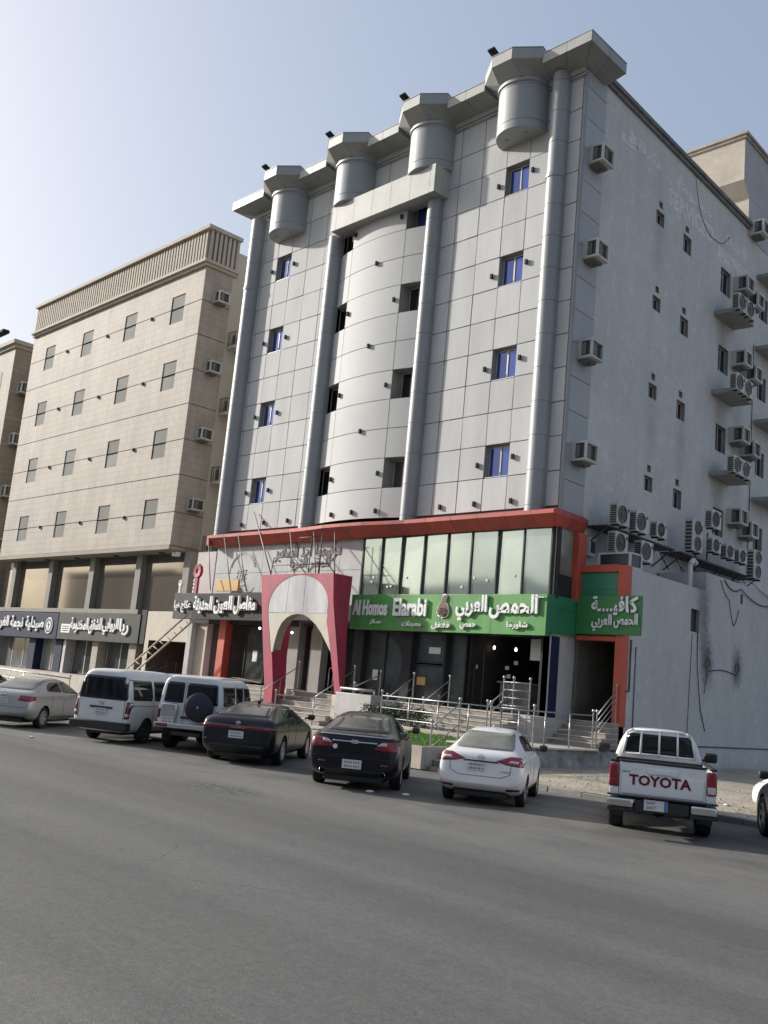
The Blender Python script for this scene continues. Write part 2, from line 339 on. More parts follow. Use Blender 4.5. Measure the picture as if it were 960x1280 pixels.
def grey_wall(name, base, spots=()):
    m, n, L, b = nodes_of(name); p = n.new('ShaderNodeNewGeometry').outputs['Position']
    c = mixc(n, L, noise(n, L, p, .35, 6, .65), tuple(x*.86 for x in base), tuple(x*1.1 for x in base))
    c = mixc(n, L, .5, c, mixc(n, L, noise(n, L, scaled(n, L, p, (1.2, 1.2, .3)), .9, 6, .7), tuple(x*.86 for x in base), tuple(x*1.12 for x in base)))
    worn = noise(n, L, p, 1.5, 8, .75, .52, .70)
    c = mixc(n, L, mixc(n, L, .55, (0, 0, 0), worn), c, (base[0]*1.35, base[1]*1.33, base[2]*1.26))
    c = mixc(n, L, 1.0, c, mixc(n, L, noise(n, L, p, 7, 5), (.93, .93, .93), (1.06, 1.06, 1.06)), 'MULTIPLY')
    for (q, rad, st, sz) in spots:                    # soot stains round holes and dirt at the foot
        vs = n.new('ShaderNodeVectorMath'); vs.operation = 'SUBTRACT'; L.new(p, vs.inputs[0]); vs.inputs[1].default_value = q
        vm = n.new('ShaderNodeVectorMath'); vm.operation = 'MULTIPLY'; L.new(vs.outputs[0], vm.inputs[0]); vm.inputs[1].default_value = (1, 1, sz)
        ln = n.new('ShaderNodeVectorMath'); ln.operation = 'LENGTH'; L.new(vm.outputs[0], ln.inputs[0])
        wob = n.new('ShaderNodeMath'); wob.operation = 'MULTIPLY_ADD'; L.new(noise(n, L, p, 5, 5), wob.inputs[0]); wob.inputs[1].default_value = rad*.35; L.new(ln.outputs['Value'], wob.inputs[2])
        r = n.new('ShaderNodeMapRange'); r.interpolation_type = 'SMOOTHSTEP'; r.inputs[1].default_value = rad*1.2; r.inputs[2].default_value = rad*.2; r.inputs[3].default_value = 0; r.inputs[4].default_value = st; L.new(wob.outputs[0], r.inputs[0])
        c = mixc(n, L, r.outputs[0], c, (.035, .030, .026))
    L.new(c, b.inputs['Base Color']); b.inputs['Roughness'].default_value = .9
    bumpn(n, L, b, noise(n, L, p, 6, 6), .35, .02); return m
# ------------------------------------------------------------------ places measured on site (metres; X along the facade, Y away from the street)
YF, XC, XL = 27.886, -20.557, -41.25
TH = radians(-4.1128)
SD = Vector((sin(TH), cos(TH), 0)); SN = Vector((cos(TH), -sin(TH), 0)); S0 = Vector((XC, YF, 0))
RS = pi/2 - TH                                        # turns a thing's front (-Y) towards SN
def side(s, z, d=0): return S0 + SD*s + SN*d + Vector((0, 0, z))
AOFF = 2.10
asph = asphalt(); sandm = sand()
stone_b = stone('beige stone', (.365, .32, .272), (.38, .334, .285))
stone_r = stone('pinkish stone', (.31, .255, .21), (.34, .285, .235))
wallm = grey_wall('grey render', (.53, .52, .505), [(tuple(side(s_, z_, 0)), r_, st_, sz_) for s_, z_, r_, st_, sz_ in ((13.3, 19.6, 1.1, .30, .5), (13.3, 15.8, 1.1, .30, .5), (13.3, 12.0, 1.1, .30, .5), (6.6, 21.6, .8, .22, .3), (9.3, 13.6, .8, .22, .3), (6.6, 13.8, .8, .2, .3), (15.3, 17.6, 1.2, .28, .4), (15.3, 13.8, 1.2, .28, .4), (4.2, 8.0, 2.4, .35, .8), (11.5, 8.2, 3.2, .35, 1.2))])
annexm = grey_wall('grey render annex', (.48, .47, .46), [(tuple(side(8.05, 4.2, AOFF)), .85, .8, .62), (tuple(side(10.95, 4.2, AOFF)), .75, .8, .6), (tuple(side(7.5, 6.4, AOFF)), 1.0, .55, .5), (tuple(side(7.7, 5.0, AOFF)), .7, .35, .35)])

def lerp(a, b, t): return a+(b-a)*t
# ------------------------------------------------------------------ Arabic shaping (presentation forms, laid out from the reading end)
_D = {'ا': 0xFE8D, 'ب': 0xFE8F, 'ة': 0xFE93, 'ت': 0xFE95, 'ث': 0xFE99, 'ج': 0xFE9D, 'ح': 0xFEA1, 'خ': 0xFEA5, 'د': 0xFEA9, 'ر': 0xFEAD, 'س': 0xFEB1, 'ش': 0xFEB5,
      'ص': 0xFEB9, 'ض': 0xFEBD, 'ط': 0xFEC1, 'ع': 0xFEC9, 'غ': 0xFECD, 'ف': 0xFED1, 'ق': 0xFED5, 'ك': 0xFED9, 'ل': 0xFEDD, 'م': 0xFEE1, 'ن': 0xFEE5, 'ه': 0xFEE9, 'و': 0xFEED, 'ؤ': 0xFE85, 'ى': 0xFEEF, 'ي': 0xFEF1, 'ئ': 0xFE89}
_R = set('اةدرؤوى')
def ar(s):
    out = []
    for w in s.split(' '):
        w = w.replace('لا', '\u0001'); r = []
        for i, c in enumerate(w):
            pv = w[i-1] if i else None; nx = w[i+1] if i+1 < len(w) else None
            jp = pv is not None and pv not in _R and pv != '\u0001'
            if c == 'ـ': r.append(c); continue
            if c == '\u0001': r.append(chr(0xFEFC if jp else 0xFEFB)); continue
            jn = nx is not None and c not in _R
            r.append(chr(_D[c] + ((3 if jn else 1) if jp else (2 if jn else 0))))
        out.append(''.join(reversed(r)))
    return ' '.join(reversed(out))
_dg = lambda: bpy.context.evaluated_depsgraph_get()
def text_bm(body, w, h, t=.05, bold=.0, shear=0.):
    """lettering as a mesh in X-Z (front towards -Y) filling 0..w x 0..h, t thick"""
    c = bpy.data.curves.new('t', 'FONT'); c.body = body; c.resolution_u = 2; c.offset = bold; c.extrude = .05; c.shear = shear
    o = bpy.data.objects.new('t', c); COL.objects.link(o)
    me = bpy.data.meshes.new_from_object(o.evaluated_get(_dg())); bpy.data.objects.remove(o); bpy.data.curves.remove(c)
    xs = [v.co.x for v in me.vertices]; ys = [v.co.y for v in me.vertices]
    a, b, c0, d = min(xs), max(xs), min(ys), max(ys)
    for v in me.vertices: v.co = Vector(((v.co.x-a)/(b-a)*w, -(v.co.z+.05)/.1*t, (v.co.y-c0)/(d-c0)*h))
    bm = bmesh.new(); bm.from_mesh(me); bpy.data.meshes.remove(me); return bm
def put_text(mb, body, w, h, T, t=.05, bold=0., mi=0, shear=0.):
    bm = text_bm(body, w, h, t, bold, shear); mb.bm(bm, mi, T); bm.free()
def tr(x, y, z): return Matrix.Translation((x, y, z))

# ================================================================== ground, road, pavements
def sheet(name, m, x0, x1, y0, y1, z, nx=1, ny=1, zf=None):
    mb = MB()
    for i in range(nx):
        for j in range(ny):
            xa, xb = x0+(x1-x0)*i/nx, x0+(x1-x0)*(i+1)/nx; ya, yb = y0+(y1-y0)*j/ny, y0+(y1-y0)*(j+1)/ny
            mb.face([(x, y, zf(x, y) if zf else z) for x, y in ((xa, ya), (xb, ya), (xb, yb), (xa, yb))])
    return mb.build(name, m, kind='structure')
sheet('ground', pmat('far ground', (.20, .18, .15), .9, 0, .2, .05), -900, 900, -900, 900, -.03)
sheet('road', asph, -260, 160, -60, 20.5, 0)
KY = 20.5
sheet('pavement', sandm, -18.95, 60, KY+.16, 70, .12, 24, 24, lambda x, y: .12 + .10*min(1, max(0, (y-KY)/3.0)) + .02*sin(x*1.7+y*2.3)*min(1, (y-KY)/2))
mb = MB(); kerb = thing('kerb', None, None, (-18.9, KY, 0)); kerb['kind'] = 'structure'
kmat = pmat('kerb concrete', (.20, .19, .17), .85, 0, .25, 2.5, fine=.15, fs=30, rnd=.12, bump=.3, bs=12)
kb = MB(); kb.cbox(.008, .992, 0, .17, -.05, .125, .02); kmesh = None
for i in range(44):
    if kmesh is None:
        o = kb.build('kerb_stone', kmat, kerb); kmesh = o.data
    else:
        o = bpy.data.objects.new('kerb_stone', kmesh); COL.objects.link(o); o.parent = kerb
    o.location = (i, random.uniform(-.012, .012), random.uniform(-.012, .006))
sheet('forecourt', sandm, -80, -33.2, KY+.16, 40, .13)
sheet('forecourt', sandm, -33.2, -18.95, KY+.16, 21.3, .126)
mb = MB(); mb.box(-80, -18.95, KY, KY+.17, -.05, .122)
mb.build('kerb', kmat, kind='structure')

# ================================================================== the grey hotel
HT = thing('hotel_building', 'grey metal clad hotel with half round drums under its cornice', 'building', (XC, YF, 0))
ROWZ = [8.98 + 1.285*k for k in range(14)]            # joints of the cladding
WROW = [1, 4, 7, 10]                                  # rows that hold windows
ROWN = {1: 'lowest', 4: 'second', 7: 'third', 10: 'top'}
RB = [-27.60, -26.68, -25.40, -24.12, -22.95, -21.80, -20.575]
LB = [-41.23, -40.2, -38.99, -37.85, -36.56, -35.25, -33.9]
CORE = .062
wins = []
for k in WROW:
    z0, z1 = ROWZ[k], ROWZ[k+1]
    wins += [(-24.12, -22.95, z0, z1), (-38.99, -37.85, z0, z1), (-29.40, -28.12, z0, z1), (-33.95, -32.78, z0, z1)]
RC = .012; STR = [(-33.95, -32.76), (-29.42, -28.12)]
mb = MB()
holed(mb, XL, XC-.012, 8.3, 26.2, [w_ for w_ in wins if not any(a-.1 < w_[0] and w_[1] < b+.1 for a, b in STR)]+[(STR[0][0], STR[1][1], 8.3, 23.08)], lambda u, v, d: (u, YF+CORE+d, v), .34, 0, 1)
mb.build('wall', [joint, reveal], HT, True)
# flat panels
pcache = {}
def panel(x0, x1, z0, z1, m=clad, name='cladding_panel', g=.015, dy=0):
    w, h = round(x1-x0, 3), round(z1-z0, 3); key = (w, h, m.name, name)
    if key not in pcache:
        b = MB(); b.cbox(g, w-g, 0, CORE-.004, g, h-g, .008); pcache[key] = b.mesh([m])
    o = bpy.data.objects.new(name, pcache[key]); COL.objects.link(o); o.parent = HT
    o.location = (x0-XC, dy+random.uniform(-.004, .004), z0); o.rotation_euler = (random.uniform(-.007, .007), 0, random.uniform(-.007, .007)); return o
def is_win(x0, x1, k): return k in WROW and any(abs(w[0]-x0) < .3 and abs(w[1]-x1) < .3 for w in wins)
for k in range(13):
    z0, z1 = ROWZ[k], ROWZ[k+1]
    for cols in (RB, LB):
        for a, b in zip(cols, cols[1:]):
            if not is_win(a, b, k): panel(a, b, z0, z1)
    if k > 10:
        for a, b in ((-33.9, -32.78), (-32.78, -31.1), (-31.1, -29.4), (-29.4, -28.12)): panel(a, b, z0, z1)
    panel(-28.12, -27.60, z0, z1)
for cols in (RB, LB, [-33.9, -32.78, -31.2, -29.4, -27.6]):
    for a, b in zip(cols, cols[1:]): panel(a, b, ROWZ[13], 26.15)
# bowed centre bay: curved panels between the two inner columns, windows cut into both ends
BC, BS = STR[1][1]-STR[0][0], .44; BR = (BC*BC/4+BS*BS)/(2*BS); BX = (STR[0][0]+STR[1][1])/2; BY = YF-BS+BR; BA = asin(BC/2/BR)
arcy = lambda x, r=None: BY-sqrt((r or BR)**2-(x-BX)**2)
BCOL = [STR[0][0], -32.84, -29.36, STR[1][1]]
mb = MB()
bcache = {}
for k in range(11):
    for j in range(3):
        x0, x1 = BCOL[j], BCOL[j+1]; n = 14 if j == 1 else 5; xs_ = [lerp(x0, x1, i/n) for i in range(n+1)]; z0, z1 = ROWZ[k], ROWZ[k+1]
        if j != 1 and k in WROW:
            for a, b in zip(xs_, xs_[1:]):
                for z in (z0, z1): mb.face([(a, arcy(a)+.02, z), (b, arcy(b)+.02, z), (b, YF+.34, z), (a, YF+.34, z)], 1)
            for x in (x0, x1): mb.face([(x, arcy(x)+.02, z0), (x, YF+.34, z0), (x, YF+.34, z1), (x, arcy(x)+.02, z1)], 1)
            continue
        for a, b in zip(xs_, xs_[1:]): mb.face([(a, arcy(a)+.035, z0), (b, arcy(b)+.035, z0), (b, arcy(b)+.035, z1), (a, arcy(a)+.035, z1)], 0)
        if j not in bcache:
            b_ = MB(); g = .014; xs_ = [lerp(x0+g, x1-g, i/n) for i in range(n+1)]; h0, h1 = g, 1.285-g
            for a, b in zip(xs_, xs_[1:]):
                p, q, r_, t_ = (a-XC, arcy(a)-YF), (b-XC, arcy(b)-YF), (b-XC, arcy(b)+.03-YF), (a-XC, arcy(a)+.03-YF)
                b_.face([(*p, h0), (*q, h0), (*q, h1), (*p, h1)], 0, True); b_.face([(*p, h1), (*q, h1), (*r_, h1), (*t_, h1)]); b_.face([(*p, h0), (*q, h0), (*r_, h0), (*t_, h0)])
            for e in (xs_[0], xs_[-1]): b_.face([(e-XC, arcy(e)-YF, h0), (e-XC, arcy(e)+.03-YF, h0), (e-XC, arcy(e)+.03-YF, h1), (e-XC, arcy(e)-YF, h1)])
            bcache[j] = b_.mesh([cladb])
        o = bpy.data.objects.new('curved_panel', bcache[j]); COL.objects.link(o); o.parent = HT; o.location = (0, random.uniform(-.004, .004), ROWZ[k])
mb.face([(x, arcy(x)+.04, 23.1) for x in [lerp(STR[0][0], STR[1][1], i/16) for i in range(17)]], 0)
mb.build('bay_core', [joint, reveal], HT, True)
# windows
def window(x0, x1, z0, z1, gm, split=True, dy=0):
    b = MB(); f = .055; y0, y1 = YF+.25+dy, YF+.31+dy
    b.box(x0, x1, y0, y1, z0, z0+f); b.box(x0, x1, y0, y1, z1-f, z1); b.box(x0, x0+f, y0, y1, z0+f, z1-f); b.box(x1-f, x1, y0, y1, z0+f, z1-f)
    xm = (x0+x1)/2
    if split: b.box(xm-.035, xm+.035, y0-.012, y1, z0+f, z1-f)
    w = b.build('window', framem, HT, True)
    for a, c in (((x0+f, xm-.035), (xm+.035, x1-f)) if split else ((x0+f, x1-f),)):
        p = MB(); p.box(a, c, y0+.02, y0+.035, z0+f, z1-f); p.build('pane', gm, w, True, top=HT)
    s = MB(); s.box(x0, x1, YF+.03, YF+.25+dy, z0-.004, z0+.018); s.build('sill', framem, w, True, top=HT)
for k in WROW:
    z0, z1 = ROWZ[k]+.02, ROWZ[k+1]-.02
    window(-24.11, -22.96, z0, z1, blueg); window(-38.98, -37.86, z0, z1, blueg)
    window(-29.34, -28.14, z0, z1, blueg if k == 10 else darkg if k > 1 else brownw, dy=.02); window(-33.93, -32.86, z0, z1, darkg, dy=.02)
# attached columns: half round, jointed
def column(xc, r, z0, z1, yc=0.0, collar=None):
    prof = []; zz = [z for z in ROWZ if z0 < z < z1]
    edges = [z0] + zz + [z1]
    for a, b in zip(edges, edges[1:]):
        prof += [(r-.014, a), (r-.014, a+.012), (r, a+.014), (r, b-.014), (r-.014, b-.012)]
    b = MB(); b.lathe(prof, (xc, YF+yc, 0), 20, pi, 2*pi, 0, T=None)
    if collar: b.lathe([(r, collar-.10), (r+.035, collar-.08), (r+.035, collar+.06), (r, collar+.09)], (xc, YF+yc, 0), 20, pi, 2*pi, 0)
    for sgn in (-1, 1): b.box(xc+sgn*r-.008, xc+sgn*r+.008, YF+yc, YF+.06, z0, z1)
    return b.build('column', alu, HT, True)
column(-21.50, .36, 8.6, 26.1, -.14, 21.75); column(-40.78, .40, 8.6, 25.6, -.14, 21.75)
column(-27.82, .33, 8.6, 22.8, -.16); column(-34.22, .36, 8.6, 22.8, -.16)
# drums under the cornice
DX = [-38.06, -33.15, -28.25, -23.30]
for i, x in enumerate(DX):
    b = MB(); r = 1.13; z0, z1 = 23.95, 26.15
    b.lathe([(r-.02, z0), (r, z0+.02), (r, z0+.34), (r-.016, z0+.345), (r-.016, z0+.365), (r, z0+.37), (r, z1-.36), (r-.016, z1-.355), (r-.016, z1-.335), (r, z1-.33), (r, z1)], (x, YF, 0), 36, pi, 2*pi)
    cap = [(x+(r-.02)*cos(pi+pi*j/36), YF+(r-.02)*sin(pi+pi*j/36), z0) for j in range(37)]; b.face(cap)
    d = b.build('drum', drumm, HT, True)
    s = MB()
    for a in (-.5, .5): s.lathe([(.0, z0-.03), (.075, z0-.03), (.08, z0)], (x+a, YF-.5, 0), 10)
    s.build('downlight', alu, d, True, top=HT)
# cornice
E0, E1 = 1.0, 1.72
outer = [(XL-.9, YF+2.4), (XL-.95, YF-E0)]; inner = [(XL-.05, YF+2.4), (XL-.05, YF-.13)]
def cut(a, b, n): return [(a[0]+(b[0]-a[0])*i/n, a[1]+(b[1]-a[1])*i/n) for i in range(1, n)]
for i, x in enumerate(DX):
    o4 = [(x-1.45, YF-E0), (x-.5, YF-E1), (x+.5, YF-E1), (x+1.45, YF-E0)]; i4 = [(x-1.22, YF-.13), (x-.55, YF-1.14), (x+.55, YF-1.14), (x+1.22, YF-.13)]
    if abs(o4[0][0]-outer[-1][0]) > 1.2: outer += cut(outer[-1], o4[0], 2); inner += cut(inner[-1], i4[0], 2)
    outer += o4; inner += i4
ce, ci = (XC+.95, YF-E0), (XC+.09, YF-.13)
outer += cut(outer[-1], ce, 2); inner += cut(inner[-1], ci, 2); outer.append(ce); inner.append(ci)
e2, i2 = side(1.45, 0, .95), side(1.45, 0, .10)
outer += cut(outer[-1], (e2.x, e2.y), 2); inner += cut(inner[-1], (i2.x, i2.y), 2); outer.append((e2.x, e2.y)); inner.append((i2.x, i2.y))
ZC0, ZC1, ZS = 26.27, 26.68, 26.06
bay = lambda p, q: min(p[1], q[1]) < YF-E0-.05
for i in range(len(outer)-1):
    a, b, c, d = [Vector((*p, 0)) for p in (outer[i], outer[i+1], inner[i+1], inner[i])]
    ZC0, ZC1 = (26.50, 26.96) if bay(outer[i], outer[i+1]) else (26.27, 26.68)
    u = (b-a).normalized()*.008; a2, b2, c2, d2 = a+u, b-u, c-u, d+u
    w = MB(); Z = Vector((0, 0, 1))
    back = [Vector((p.x*.25+q.x*.75, p.y*.25+q.y*.75, 0)) for p, q in ((b2, c2), (a2, d2))]
    w.face([a2+Z*ZC0, b2+Z*ZC0, b2+Z*ZC1, a2+Z*ZC1]); w.face([a2+Z*ZC0, b2+Z*ZC0, c2+Z*ZS, d2+Z*ZS])
    w.face([a2+Z*ZC1, b2+Z*ZC1, back[0]+Z*ZC1, back[1]+Z*ZC1]); w.face([a2+Z*ZC0, a2+Z*ZC1, back[1]+Z*ZC1, d2+Z*ZS]); w.face([b2+Z*ZC0, b2+Z*ZC1, back[0]+Z*ZC1, c2+Z*ZS])
    w.build('cornice_panel', corn, HT, True)
# drip edge and bed moulding
w = MB()
for i in range(len(outer)-1):
    a, b, c, d = [Vector((*p, 0)) for p in (outer[i], outer[i+1], inner[i+1], inner[i])]
    ZC1 = 26.96 if bay(outer[i], outer[i+1]) else 26.68
    n1 = (a-d).normalized()*.02; n2 = (b-c).normalized()*.02
    w.face([a+n1+Z*ZC1, b+n2+Z*ZC1, b+n2+Z*(ZC1+.03), a+n1+Z*(ZC1+.03)]); w.face([a+n1+Z*(ZC1+.03), b+n2+Z*(ZC1+.03), c+Z*(ZC1+.03), d+Z*(ZC1+.03)]); w.face([a+n1+Z*ZC1, b+n2+Z*ZC1, b+Z*ZC1, a+Z*ZC1])
w.build('cornice_cap', corn, HT, True)
w = MB(); prev = XL-.05
for x in DX + [None]:
    e = (x-1.15) if x else XC+.08
    w.box(prev, e, YF-.14, YF-.005, 25.84, 26.055); w.box(prev, e, YF-.07, YF-.005, 25.74, 25.84); prev = (x+1.15) if x else None
for x in DX: w.lathe([(1.14, 25.90), (1.2, 25.93), (1.2, 26.06), (1.14, 26.08)], (x, YF, 0), 30, pi, 2*pi)
w.build('bed_moulding', corn, HT, True)
# band above the bulge
for j, (a, b) in enumerate(zip([-33.84, -33.5, -32.3, -31.1, -29.9, -28.7, -27.55], [-33.5, -32.3, -31.1, -29.9, -28.7, -27.55, -27.26])):
    w = MB(); w.box(a+.007, b-.007, YF-.9, YF-.87, 22.73, 23.99); w.build('band_panel', bandm, HT, True)
w = MB(); w.box(-33.83, -27.27, YF-.868, YF-.004, 22.74, 23.97); w.build('band_box', corn, HT, True)
w = MB(); w.box(-27.27+.002, -27.25, YF-.868, YF-.45, 22.74, 23.98); w.box(-27.268, -27.25, YF-.44, YF-.01, 22.74, 23.98); w.build('band_end', bandm, HT, True)
# corner post and side strip of cladding
w = MB(); w.tube((XC+.03, YF+.10, 8.5), (XC+.03, YF+.10, 26.0), .085, 10); w.build('corner_post', alu, HT, True)
SS = [(.17, .82), (.82, 1.62)]
T0 = Matrix.Translation(S0) @ Matrix.Rotation(RS, 4, 'Z')
sc_cache = {}
for k in range(14):
    z = 8.7+1.285*k
    if 's' not in sc_cache:
        b = MB(); b.cbox(.19, 1.62, -.06, -.01, .012, 1.285-.012, .008, T=T0); me = b.mesh([clads], Matrix.Translation((-XC, -YF, 0))); sc_cache['s'] = me
    o = bpy.data.objects.new('cladding_panel', sc_cache['s']); COL.objects.link(o); o.parent = HT; o.location = (0, 0, z)
# bare side wall with its small windows, vents and niches
SWN = []
for k, z in enumerate((11.5, 15.40, 19.22, 23.05)):
    SWN += [(6.25, 6.97, z-.62, z), (8.85, 9.65, z-.82, z), (6.46, 6.78, z+.18, z+.46), (9.02, 9.36, z+.16, z+.44)]
SBW = []
for z in (11.5, 15.40, 19.22, 23.08): SBW.append((12.88, 14.0, z-1.25, z))
for z in (11.5, 15.3, 19.2, 23.4): SBW.append((17.6, 18.7, z-1.25, z))
SEND = 34.
Ps = lambda u, v, d: side(u, v, -d)
mb = MB(); holed(mb, .0, SEND, -.2, 26.5, SWN+SBW, Ps, .26, 0, 1)
holed(mb, 0, 1.62, 8.3, 8.31, [], Ps, .1)
back = [S0, side(SEND, 0), Vector((XL, YF+SEND, 0)), Vector((XL, YF, 0))]
mb.face([p+Z*26.2 for p in back], 0)
for a, b in ((1, 2), (2, 3)): mb.face([back[a]-Z*.2, back[b]-Z*.2, back[b]+Z*26.5, back[a]+Z*26.5])
mb.build('side_wall', [wallm, reveal], HT, True)
for (a, b, c, d) in SWN+SBW:
    if d-c < .5:
        w = MB()
        for q in range(4): w.box(a, b, .10, .13, c+(d-c)*(q+.15)/4, c+(d-c)*(q+.7)/4, T=T0)
        w.build('vent', reveal, HT, True); 
        w = MB(); w.box(a, b, .20, .22, c, d, T=T0); w.build('vent_back', joint, HT, True); continue
    f = .05; w = MB(); w.box(a, b, .16, .21, c, c+f, T=T0); w.box(a, b, .16, .21, d-f, d, T=T0); w.box(a, a+f, .16, .21, c+f, d-f, T=T0); w.box(b-f, b, .16, .21, c+f, d-f, T=T0)
    w.box((a+b)/2-.025, (a+b)/2+.025, .15, .21, c+f, d-f, T=T0)
    fr = w.build('side_window', framem, HT, True)
    p = MB(); p.box(a+f, b-f, .18, .19, c+f, d-f, T=T0); p.build('pane', darkg, fr, True, top=HT)
# eaves of the side wall
w = MB(); w.box(1.5, 16.0, -.20, .3, 26.42, 26.60, T=T0); w.box(1.5, 16.0, -.11, .3, 26.24, 26.42, T=T0); w.build('parapet_coping', pmat('coping', (.16, .155, .15), .8, 0, .25, 2), HT, True)
# ghost of painted-over lettering
ghost = grey_wall('ghost paint', (.66, .65, .63))
for txt, s, z, w_, h_ in (('SERVICED', 7.25, 23.75, 4.7, .82), ('APARTMENTS', 12.35, 23.25, 3.9, .75), (ar('شقق'), 3.0, 24.6, 3.4, .8), (ar('السعد'), 13.1, 24.35, 2.6, .75), (ar('مخدومة'), 8.0, 24.75, 3.6, .7)):
    b = MB(); put_text(b, txt, w_, h_, T0 @ tr(s, -.002, z), .003, .03); b.build('faded_lettering', ghost, HT, True, fix=False)
# taller block at the back
w = MB(); TB = 15.6
def tower(s0, s1, d, z0, z1, wid, m=0):
    a, b = side(s0, 0, d), side(s1, 0, d); c, e = b - Vector((wid, 0, 0)), a - Vector((wid, 0, 0))
    q = [a, b, c, e]
    for i in range(4): w.face([q[i]+Z*z0, q[(i+1) % 4]+Z*z0, q[(i+1) % 4]+Z*z1, q[i]+Z*z1], 1 if i == 3 else 0)
    w.face([p+Z*z1 for p in q]); w.face([p+Z*z0 for p in q], 1)
tower(TB+.25, 33, .03, 25.9, 27.95, 6.5); 
a, b = side(TB+.25, 27.95, .03), side(TB-.45, 28.6, .03); wv = Vector((3.2, 0, 0))
w.face([a, b, b-wv, a-wv], 1)
tower(TB-.45, 33, .034, 28.6, 30.85, 3.2)
tw_side = grey_wall('tower render', (.40, .40, .41)); tw_front = pmat('tower beige render', (.42, .375, .315), .9, 0, .16, .8, fine=.1, fs=6)  # beige for fronts and undersides, grey for the remaining faces
w.face([side(TB-.45, 28.6, .034), side(TB+.25, 27.95, .034), side(33, 27.95, .034), side(33, 28.6, .034)])
w.build('roof_block', [tw_side, tw_front], HT, True)
w = MB()
a0 = side(TB-.7, 0, .25); a1 = side(33, 0, .25)
for z0, z1, g in ((30.85, 31.0, .0), (31.0, 31.12, -.1)):
    p, q = side(TB-.55+g, 0, .12-g), side(33, 0, .12-g); r, t = q-Vector((3.6, 0, 0)), p-Vector((3.6-g, 0, 0))
    for i, (m_, n_) in enumerate(((p, q), (q, r), (r, t), (t, p))): w.face([m_+Z*z0, n_+Z*z0, n_+Z*z1, m_+Z*z1])
    w.face([v+Z*z1 for v in (p, q, r, t)]); w.face([v+Z*z0 for v in (p, q, r, t)])
w.build('roof_block_cornice', pmat('tower cornice', (.36, .31, .26), .85, 0, .2, 2), HT, True)
# concrete ledges that carry condensers
for s, zs, L_ in ((12.25, (12.78, 16.60, 20.42), 2.25), (17.15, (12.6, 16.5, 20.3, 24.1), 3.5)):
    for z in zs:
        w = MB(); w.cbox(s, s+L_, -1.0, .0, z, z+.2, .015, T=T0); w.build('ledge', pmat('ledge concrete', (.27, .27, .26), .85, 0, .15, 2) if 'ledge concrete' not in bpy.data.materials else bpy.data.materials['ledge concrete'], HT, True)
# red canopy: stepped path, sloped underside
CP = [(XL-.15, .58), (-40.0, .58), (-38.6, .58), (-37.2, .58), (-35.9, .58), (-34.9, .58), (-33.5, .70), (-32.2, .88), (-31.0, .90), (-29.8, .86), (-28.7, .72), (-27.6, .60), (-26.4, .58), (-25.1, .58), (-23.8, .58), (-22.5, .58), (-21.3, .58), (XC+.26, .58)]
pts = [Vector((x, YF-e, 0)) for x, e in CP] + [side(.55, 0, .26), side(1.68, 0, .26)]
inn = [Vector((x, YF-.02, 0)) for x, e in CP[:-1]] + [Vector((XC+.02, YF-.02, 0)), side(.55, 0, .02), side(1.68, 0, .02)]
for i in range(len(pts)-1):
    a, b, c, d = pts[i], pts[i+1], inn[i+1], inn[i]; u = (b-a).normalized()*.008; a, b, c, d = a+u, b-u, c-u, d+u
    ai, bi = a*.8+d*.2, b*.8+c*.2; ak, bk = a*.25+d*.75, b*.25+c*.75
    zt, zm, zb = 8.74, 8.60, 8.22; w = MB()
    w.face([d+Z*(zt+.16), c+Z*(zt+.16), b+Z*zt, a+Z*zt]); w.face([a+Z*zt, b+Z*zt, b+Z*zm, a+Z*zm]); w.face([a+Z*zm, b+Z*zm, bk+Z*zb, ak+Z*zb]); w.face([ak+Z*zb, bk+Z*zb, c+Z*zb, d+Z*zb])
    w.face([a+Z*zt, a+Z*zm, ak+Z*zb, d+Z*zb, d+Z*(zt+.16)]); w.face([b+Z*zt, b+Z*zm, bk+Z*zb, c+Z*zb, c+Z*(zt+.16)])
    w.build('canopy_panel', redc, HT, True)
w = MB(); w.face([p+Z*8.3 for p in (Vector((XL, YF-.02, 0)), Vector((XC, YF-.02, 0)), Vector((XC, YF+.4, 0)), Vector((XL, YF+.4, 0)))]); w.box(XL-.14, XL-.02, YF-.57, YF+1.2, 8.25, 8.73); w.build('canopy_back', redc, HT, True)
# upper shop floor: mirror panes with dark fins
GX = [-30.42, -29.30, -28.15, -26.90, -25.65, -24.42, -23.15, -21.95, -20.72]
for i, (a, b) in enumerate(zip(GX, GX[1:])):
    w = MB(); t = random.uniform(-.022, .022); u = random.uniform(-.035, .02)
    w.raw([(a+.03, YF+.05+t, 5.80), (b-.03, YF+.05-t, 5.80), (b-.03, YF+.05-t+u, 8.24), (a+.03, YF+.05+t+u, 8.24)], [(0, 1, 2, 3)]); w.build('mirror_pane', paleg, HT, True)
for x in GX:
    w = MB(); w.box(x-.03, x+.03, YF-.02, YF+.12, 5.78, 8.24); w.build('mullion', greyb, HT, True)
w = MB(); w.box(-30.45, XC+.0, YF+.10, YF+.4, 5.7, 8.25); w.build('glazing_back', joint, HT, True)
w = MB(); w.raw([side(.22, 6.6, .03), side(1.12, 6.6, .03), side(1.12, 8.22, .03), side(.22, 8.22, .03)], [(0, 1, 2, 3)]); w.build('mirror_pane', pmat('dirty pane', (.20, .19, .16), .25, .2, .25, 1.2), HT, True)
w = MB(); w.box(.05, .17, -.12, .0, 5.7, 8.24, T=T0); w.box(.22, 1.14, -.045, .0, 5.7, 6.58, T=T0); w.build('mullion', blackb, HT, True)
w = MB(); w.cbox(1.16, 1.66, -.25, .0, 5.72, 8.22, .015, T=T0); w.build('corner_pilaster', redp, HT, True)
